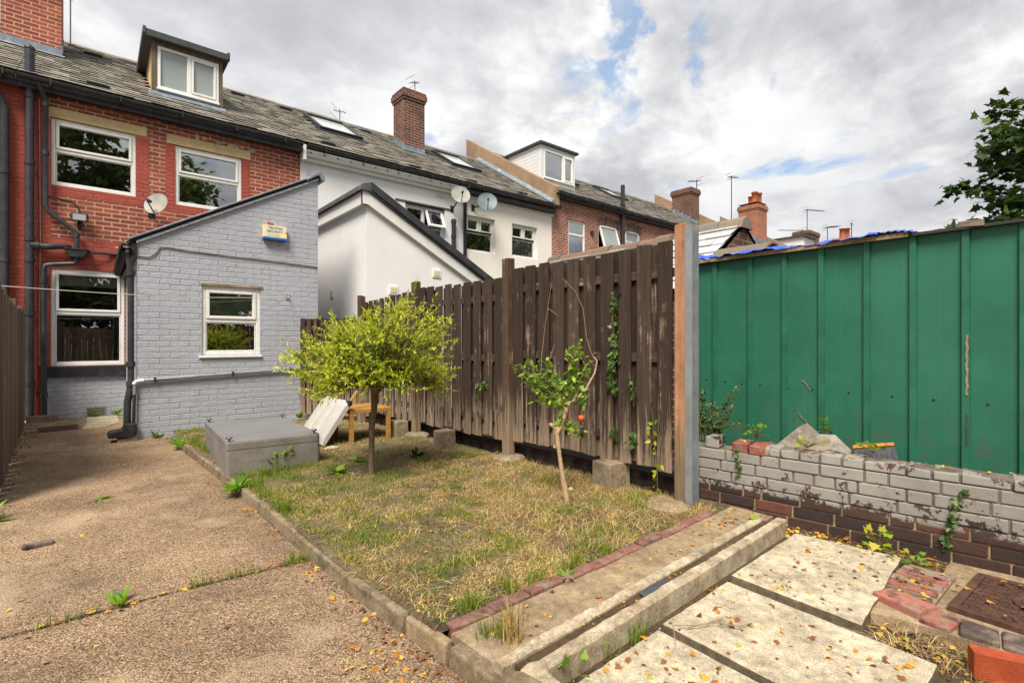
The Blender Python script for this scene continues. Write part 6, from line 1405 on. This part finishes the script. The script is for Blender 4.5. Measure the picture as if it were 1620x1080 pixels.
def rosette(name, label, c, n, L, mat='weed', tpl=LANCE, el=(.15, 1.0), wid=1., group=None, r0=.01, cat='weed'):
    a = RNG.uniform(0, 2*np.pi, n); e = RNG.uniform(*el, n); D = np.stack([np.cos(a)*np.cos(e), np.sin(a)*np.cos(e), np.sin(e)], 1)
    P = np.array(c)+D*np.array([1, 1, .2])*r0+rnd(n, r0*.6)*np.array([1, 1, .2]); t = (tpl[0]*np.array([wid, 1, 1]), tpl[1])
    return tag(leaves(name, P, D, UPV+rnd(n, .25), RNG.uniform(.5, 1.1, n)*L, t, mat), label, cat, group)
def leafy(name, label, c, n, h, size, mat, tpl=MAPLE, spread=.06):
    T = thing(name, label, 'weed', tuple(c)); m = MB(); P, D = [], []
    for k in range(n):
        a = RNG.uniform(0, 6.28); e = np.array(c)+np.array([np.cos(a)*spread*RNG.uniform(.3, 1), np.sin(a)*spread*RNG.uniform(.3, 1), h*RNG.uniform(.4, 1)])
        m.tube([tuple(c), tuple((np.array(c)+e)/2+UPV*h*.15), tuple(e)], .0016, 4); P.append(e); D.append(norm(e-np.array(c)+rnd(1, .03)[0]-UPV*h*.5))
    m.build('stem', 'twig_green', T); P, D = np.array(P), np.array(D); leaves('foliage', P, D, UPV+rnd(n, .3), RNG.uniform(.7, 1.2, n)*size, tpl, mat, T)
leafy('wall_weed', 'bright leafy weed growing on the wall top beside the broken red brick', (3.86, 1.72, .56), 20, .10, .036, 'weed', spread=.08)
leafy('wall_weed', 'low bright weeds on the wall top before the pointed slab fragment', (3.86, 1.37, .55), 24, .06, .034, 'weed_y', spread=.13)
leafy('wall_weed', 'leafy weed sprig between the two slab fragments', (4.30, 1.40, .55), 7, .15, .05, 'weed', spread=.04)
leafy('wall_weed', 'green weed on the wall in front of the broken roof tile', (3.94, 1.0, .565), 18, .05, .04, 'weed', spread=.1)
leafy('patio_weed', 'yellow green broad leaved weed at the foot of the wall', (3.66, .90, .03), 14, .11, .05, 'weed_y', spread=.09)
leafy('patio_weed', 'bright green low weed just nearer than the yellow green weed', (3.52, .77, .03), 22, .07, .034, 'weed', spread=.12)
leafy('patio_weed', 'small green weed at the left end of the front slabs edge', (1.36, 1.27, .03), 5, .10, .042, 'weed', IVY, .05)
leafy('patio_weed', 'tiny green weed sprouting at the wall foot near the concrete edges', (3.42, 1.52, .06), 5, .07, .05, 'weed', IVY, .05)
rosette('kerb_weed', 'leafy weed spilling over the kerb beside the lawn', (.93, 4.72, .06), 34, .17, 'weed', OVAL, (.0, .8), .6)
leafy('divan_weed', 'upright bright weed growing against the front of the divan', (1.32, 5.02, .08), 12, .20, .07, 'weed', OVAL, .12)
rosette('kerb_weed', 'long leaved weed at the far end of the kerb left of the divan', (.80, 7.18, .03), 16, .20, 'weed', LANCE, (.1, .9), 1.3)
rosette('lawn_weed', 'dock like rosette of dark leaves right of the willow trunk', (2.62, 4.72, .085), 20, .17, 'ivy', LANCE, (.15, .9), 1.2)
rosette('lawn_weed', 'small leaf rosette left of the willow trunk', (1.72, 4.62, .085), 12, .12, 'weed', OVAL, (.1, .6), .8)
rosette('lawn_weed', 'pale rosette just behind the willow trunk', (2.05, 4.95, .085), 12, .12, 'weed', OVAL, (.1, .6), .7)
rosette('edge_weed', 'green dandelion growing between the pink edging bricks', (1.86, 1.79, .09), 14, .07, 'weed', LANCE, (.1, .7), 1.5)
rosette('path_weed', 'bright green weed in the path crack near the left', (.10, 3.13, .0), 16, .10, 'weed', LANCE, (.4, 1.2), 1.4)
rosette('fence_weed', 'long leaved green plant at the foot of the left fence', (-.66, 5.15, .0), 22, .26, 'weed', LANCE, (.0, .9), 1.2)
rosette('path_weed', 'small flat weed lying on the concrete path', (.02, 5.35, .0), 9, .11, 'weed', LANCE, (.05, .4), 1.2)
for l, c in [('weed at the foot of the grey wall, left of the middle', (.62, 8.24, .0)), ('weed tuft at the grey wall corner by the divan', (1.02, 8.22, .02)), ('bright weed by the wall behind the grey seat', (2.42, 8.0, .12)), ('weed beside the air brick at the house wall', (-.02, 11.28, .02)), ('weed near the downpipe shoe at the house wall', (.30, 11.2, .02))]: rosette('wall_foot_weed', l, c, 14, .13, 'weed', OVAL, (.3, 1.3), .6)

# ---- grass, straw and fallen leaves
def lawn_pts(n):
    y = 1.84+(8.2-1.84)*RNG.uniform(0, 1, n)**1.25; x0 = kx(y)+.07; x = x0+(fx(y)+.03-x0)*RNG.uniform(0, 1, n); return np.stack([x, y], 1)
def lz(p): return .072+.018*(fn2(p[:, 0], p[:, 1], 3, 5)-.5)+.012*(fn2(p[:, 0], p[:, 1], 4, 14)-.5)
inside = lambda p: (p[:, 0] > .93) & (p[:, 0] < 1.76) & (p[:, 1] > 5.13) & (p[:, 1] < 6.65)
p = lawn_pts(150000); dens = np.clip((fn2(p[:, 0], p[:, 1], 8, 4)*.9+fn2(p[:, 0], p[:, 1], 9, 13)*.9-.72)*1.9, .03, 1)*np.where(p[:, 1] > 4.4, .5, 1)
p = p[(RNG.uniform(0, 1, len(p)) < dens) & ~inside(p)]
tag(blades('dry_grass', p, lz(p), .010, .042, 2.3, .0036, 'straw'), kind='stuff')
p = lawn_pts(90000); tuft = np.clip((fn2(p[:, 0], p[:, 1], 21, 13)-.60)*4.5, 0, 1); side = 1.25*np.exp(-((p[:, 0]-kx(p[:, 1]))/.75)**2)*np.where(p[:, 1] < 5.4, 1, .5)*np.clip((p[:, 1]-2.0)/1.5, .12, 1)
dens = np.clip(.95*tuft+.95*side*np.clip(fn2(p[:, 0], p[:, 1], 30, 9)*1.6-.45, 0, 1), 0, 1)*np.where((p[:, 1] > 4.6) & (p[:, 0] > 1.9), .35, 1)
p = p[(RNG.uniform(0, 1, len(p)) < dens*.85) & ~inside(p)]
tag(blades('green_grass', p, lz(p), .022, .065, .7, .0042, 'grass'), kind='stuff')
MT['thatch'] = mat_island('dead thatch', [(0, (.07, .05, .03)), (.4, (.20, .14, .07)), (.8, (.42, .31, .15)), (1, (.60, .49, .28))], .9, .1)
p = lawn_pts(46000); p = p[~inside(p)]; tag(blades('lawn_thatch', p, lz(p)-.001, .004, .016, 3.5, .0042, 'thatch'), kind='stuff')
p = lawn_pts(9000); p = p[(fn2(p[:, 0], p[:, 1], 55, 7)+.25*(p[:, 0] < kx(p[:, 1])+.9) > .62) & ~inside(p)]; tag(leaves('lawn_clover', np.stack([p[:, 0], p[:, 1], lz(p)+RNG.uniform(.002, .02, len(p))], 1), rnd(len(p), 1)*np.array([1, 1, .25]), UPV+rnd(len(p), .35), RNG.uniform(.008, .020, len(p)), OVAL, 'weed'), kind='stuff')
T_ = []                                                             # tufts in cracks, along kerbs and edges
def tuft(x, y, z, n, r): T_.append(np.concatenate([np.array([x, y])+RNG.normal(0, r, (n, 2)), np.full((n, 1), z)], 1))
for k in range(26):
    x = RNG.choice([RNG.uniform(-.2, .0), RNG.uniform(.28, .72), RNG.uniform(.85, .98)], p=[.3, .55, .15]); tuft(x, np.interp(x, [-.19, .36, .7, 1], [3.131, 3.132, 3.10, 3.084])-.01, -.01, int(RNG.integers(3, 15)), .018)
for k in range(26): y = RNG.uniform(3.7, 5.0); tuft(float(kx(y))+.09, y, .07, 22, .03)
for k in range(14): y = RNG.uniform(6.3, 7.2); tuft(float(kx(y))+.12, y, .07, 30, .035)
for k in range(16): tuft(RNG.uniform(1.0, 1.7), 5.03+RNG.uniform(-.1, .04), .075, 26, .03)
for x, y, z in [(1.28, 1.60, .08), (1.24, 1.66, .08), (1.30, 1.62, .08)]: tuft(x, y, z, 34, .02)
for k in range(8): tuft(RNG.uniform(1.55, 1.85), 1.29, .03, 9, .012)
for x, y in [(1.72, 1.86), (1.95, 1.86), (2.25, 1.85), (1.55, 1.87), (2.05, 1.87), (1.30, 1.86)]: tuft(x, y, .08, 60, .03)
for k in range(12): tuft(RNG.uniform(2.9, 3.4), RNG.uniform(2.0, 2.5), .075, 26, .05)
q = np.concatenate(T_); tag(blades('grass_tufts', q[:, :2], q[:, 2], .03, .11, .5, .0042, 'grass'), kind='stuff')
p = np.array([(1.30+RNG.normal(0, .022), 1.56+RNG.normal(0, .022)) for _ in range(90)]); tag(blades('grass_clump', p, .08, .12, .24, .5, .0035, 'straw'), 'tall wispy grass clump at the near end of the tan concrete strip', 'grass')
p = np.concatenate([np.stack([RNG.uniform(2.2, 3.45, 5200), RNG.uniform(1.85, 3.3, 5200)], 1), np.stack([fx(RNG.uniform(2.2, 4.2, 2600))-RNG.uniform(0, .3, 2600), RNG.uniform(2.2, 4.2, 2600)], 1), np.stack([RNG.uniform(2.48, 2.8, 260), RNG.uniform(.30, .62, 260)], 1)])
tag(blades('long_straw', p, np.where(p[:, 1] < 1, .02, .08), .02, .08, 2.4, .0028, 'straw'), kind='stuff')
def litter(name, xy, z, size, tpl=MAPLE, flat=.35):
    n = len(xy); P = np.stack([xy[:, 0], xy[:, 1], np.broadcast_to(z, (n,))+RNG.uniform(.002, .012, n)], 1); a = RNG.uniform(0, 6.28, n); D = np.stack([np.cos(a), np.sin(a), RNG.normal(0, .22, n)], 1)
    T = (tpl[0]*np.array([.8, 1, 3.2]), tpl[1]); return tag(leaves(name, P, D, UPV+rnd(n, flat), RNG.uniform(.4, 1.15, n)**1.3*size*.88, T, 'litter'), kind='stuff')
def U(n, x0, x1, y0, y1): return np.stack([RNG.uniform(x0, x1, n), RNG.uniform(y0, y1, n)], 1)
litter('fallen_leaves', U(90, 2.56, 3.45, .76, 1.26), .081, .035); litter('fallen_leaves', U(80, 1.92, 2.46, .45, 1.25), .061, .037); litter('fallen_leaves', U(60, 1.32, 1.85, .8, 1.24), .053, .037)
litter('fallen_leaves', np.concatenate([U(230, 3.5, 3.9, .55, 1.5), U(90, 2.5, 2.8, .35, .75), U(90, 2.5, 3.5, .63, .70), U(50, 2.3, 3.5, 1.27, 1.30)]), .02, .045)
litter('fallen_leaves', np.concatenate([U(40, 2.85, 3.6, -.05, .62), U(20, 3.0, 3.4, .58, .7)]), .078, .042)
litter('fallen_leaves', np.concatenate([U(40, 1.25, 3.4, 1.5, 1.74), U(36, 3.1, 3.6, 1.52, 1.8)]), .086, .034)
litter('fallen_leaves', np.concatenate([U(26, 1.3, 3.3, 1.41, 1.44)]), .099, .03)
litter('fallen_leaves', U(190, 1.1, 3.4, 1.85, 4.2), .09, .026)
kk = RNG.uniform(1.5, 4.4, 90); litter('fallen_leaves', np.concatenate([np.stack([kx(kk)-np.abs(RNG.normal(0, .05, 90)), kk], 1), U(60, .75, 1.06, 1.5, 2.1), U(90, -1.5, 1.0, 1.6, 5.5), np.stack([RNG.uniform(-.2, .95, 46), 3.125+RNG.normal(0, .015, 46)], 1)]), .0, .036)
litter('fallen_leaves', np.concatenate([U(40, -.85, -.5, 10.6, 11.3), U(30, -.8, -.6, 7.4, 10.5), U(20, .5, 1.0, 8.0, 8.25)]), .005, .05)
zz = RNG.uniform(.2, 2.4, 46); q = np.array([wpt(s_, -RNG.uniform(.02, .18), 0) for s_ in zz]); litter('fallen_leaves', q[:, :2], 7*CO-.008, .03)
# twigs and crumbs of soil
m = MB()
for k in range(46):
    x, y = RNG.uniform(2.48, 2.85), RNG.uniform(.34, .74); a = RNG.uniform(0, 6.28); l = RNG.uniform(.04, .13); m.tube([(x, y, .03), (x+math.cos(a)*l*.5, y+math.sin(a)*l*.5, .045), (x+math.cos(a+.4)*l, y+math.sin(a+.4)*l, .03)], .0022, 4)
m.tube([(1.95, 1.16, .075), (2.06, 1.10, .085), (2.12, 1.02, .08), (2.2, 1.0, .075)], .0025, 4); m.tube([(1.80, 1.12, .072), (1.9, 1.2, .085), (2.0, 1.13, .08), (2.14, 1.1, .075)], .002, 4)
tag(m.build('dry_twigs', 'twig'), kind='stuff')
def crumbs(name, xy, z, smin, smax, mat):
    n = len(xy); base = np.array([(1, 0, 0), (-.5, .85, 0), (-.5, -.85, 0), (.1, 0, .8)]); s_ = RNG.uniform(smin, smax, n)[:, None, None]; a = RNG.uniform(0, 6.28, n); ca, sa = np.cos(a)[:, None], np.sin(a)[:, None]
    bx = base[None, :, 0]*ca-base[None, :, 1]*sa; by = base[None, :, 0]*sa+base[None, :, 1]*ca; V = np.stack([bx, by, np.broadcast_to(base[None, :, 2], bx.shape)*RNG.uniform(.5, 1.2, (n, 1))], 2)*s_
    V[:, :, 0] += xy[:, None, 0]; V[:, :, 1] += xy[:, None, 1]; V[:, :, 2] += np.broadcast_to(z, (n,))[:, None]
    B = (np.arange(n)*4)[:, None]; return tag(npmesh(name, V.reshape(-1, 3), [np.concatenate([B+np.array([[0, 1, 3]]), B+np.array([[1, 2, 3]]), B+np.array([[2, 0, 3]])])], mat), kind='stuff')
MT['crumb'] = mat_island('soil crumb', [(0, (.03, .025, .02)), (.6, (.09, .07, .05)), (.9, (.2, .15, .10)), (1, (.38, .33, .27))], .95, .1)
p = lawn_pts(11000); p = p[~inside(p)]; crumbs('soil_crumbs', p, lz(p)-.002, .003, .014, 'crumb')
p = lawn_pts(900); p = p[~inside(p)]; crumbs('soil_clods', p, lz(p)-.004, .010, .028, 'crumb')
xx = RNG.uniform(-.9, .98, 700); yy_ = np.interp(xx, [-.9, -.19, .36, .7, 1], [3.14, 3.131, 3.132, 3.10, 3.084])-.012+RNG.normal(0, .014, 700)
crumbs('crack_soil', np.stack([xx, yy_], 1), -.008, .003, .010, 'crumb')
ky = RNG.uniform(1.4, 7.1, 900); crumbs('kerb_soil', np.stack([kx(ky)-np.abs(RNG.normal(0, .022, 900)), ky], 1), -.003, .002, .008, 'crumb')
ky = RNG.uniform(5.2, 10.9, 900); crumbs('fence_soil', np.stack([-.68-.045*(ky-7)+np.abs(RNG.normal(0, .05, 900)), ky], 1), -.001, .003, .014, 'crumb')
crumbs('soil_crumbs', np.concatenate([U(700, 3.48, 3.95, .4, 1.5), U(500, 2.48, 2.85, .3, .8), U(500, 1.3, 3.5, 1.265, 1.30), U(300, 2.48, 3.5, .63, .70), U(220, 1.13, 1.28, 1.5, 1.75)]), .014, .003, .010, 'crumb')
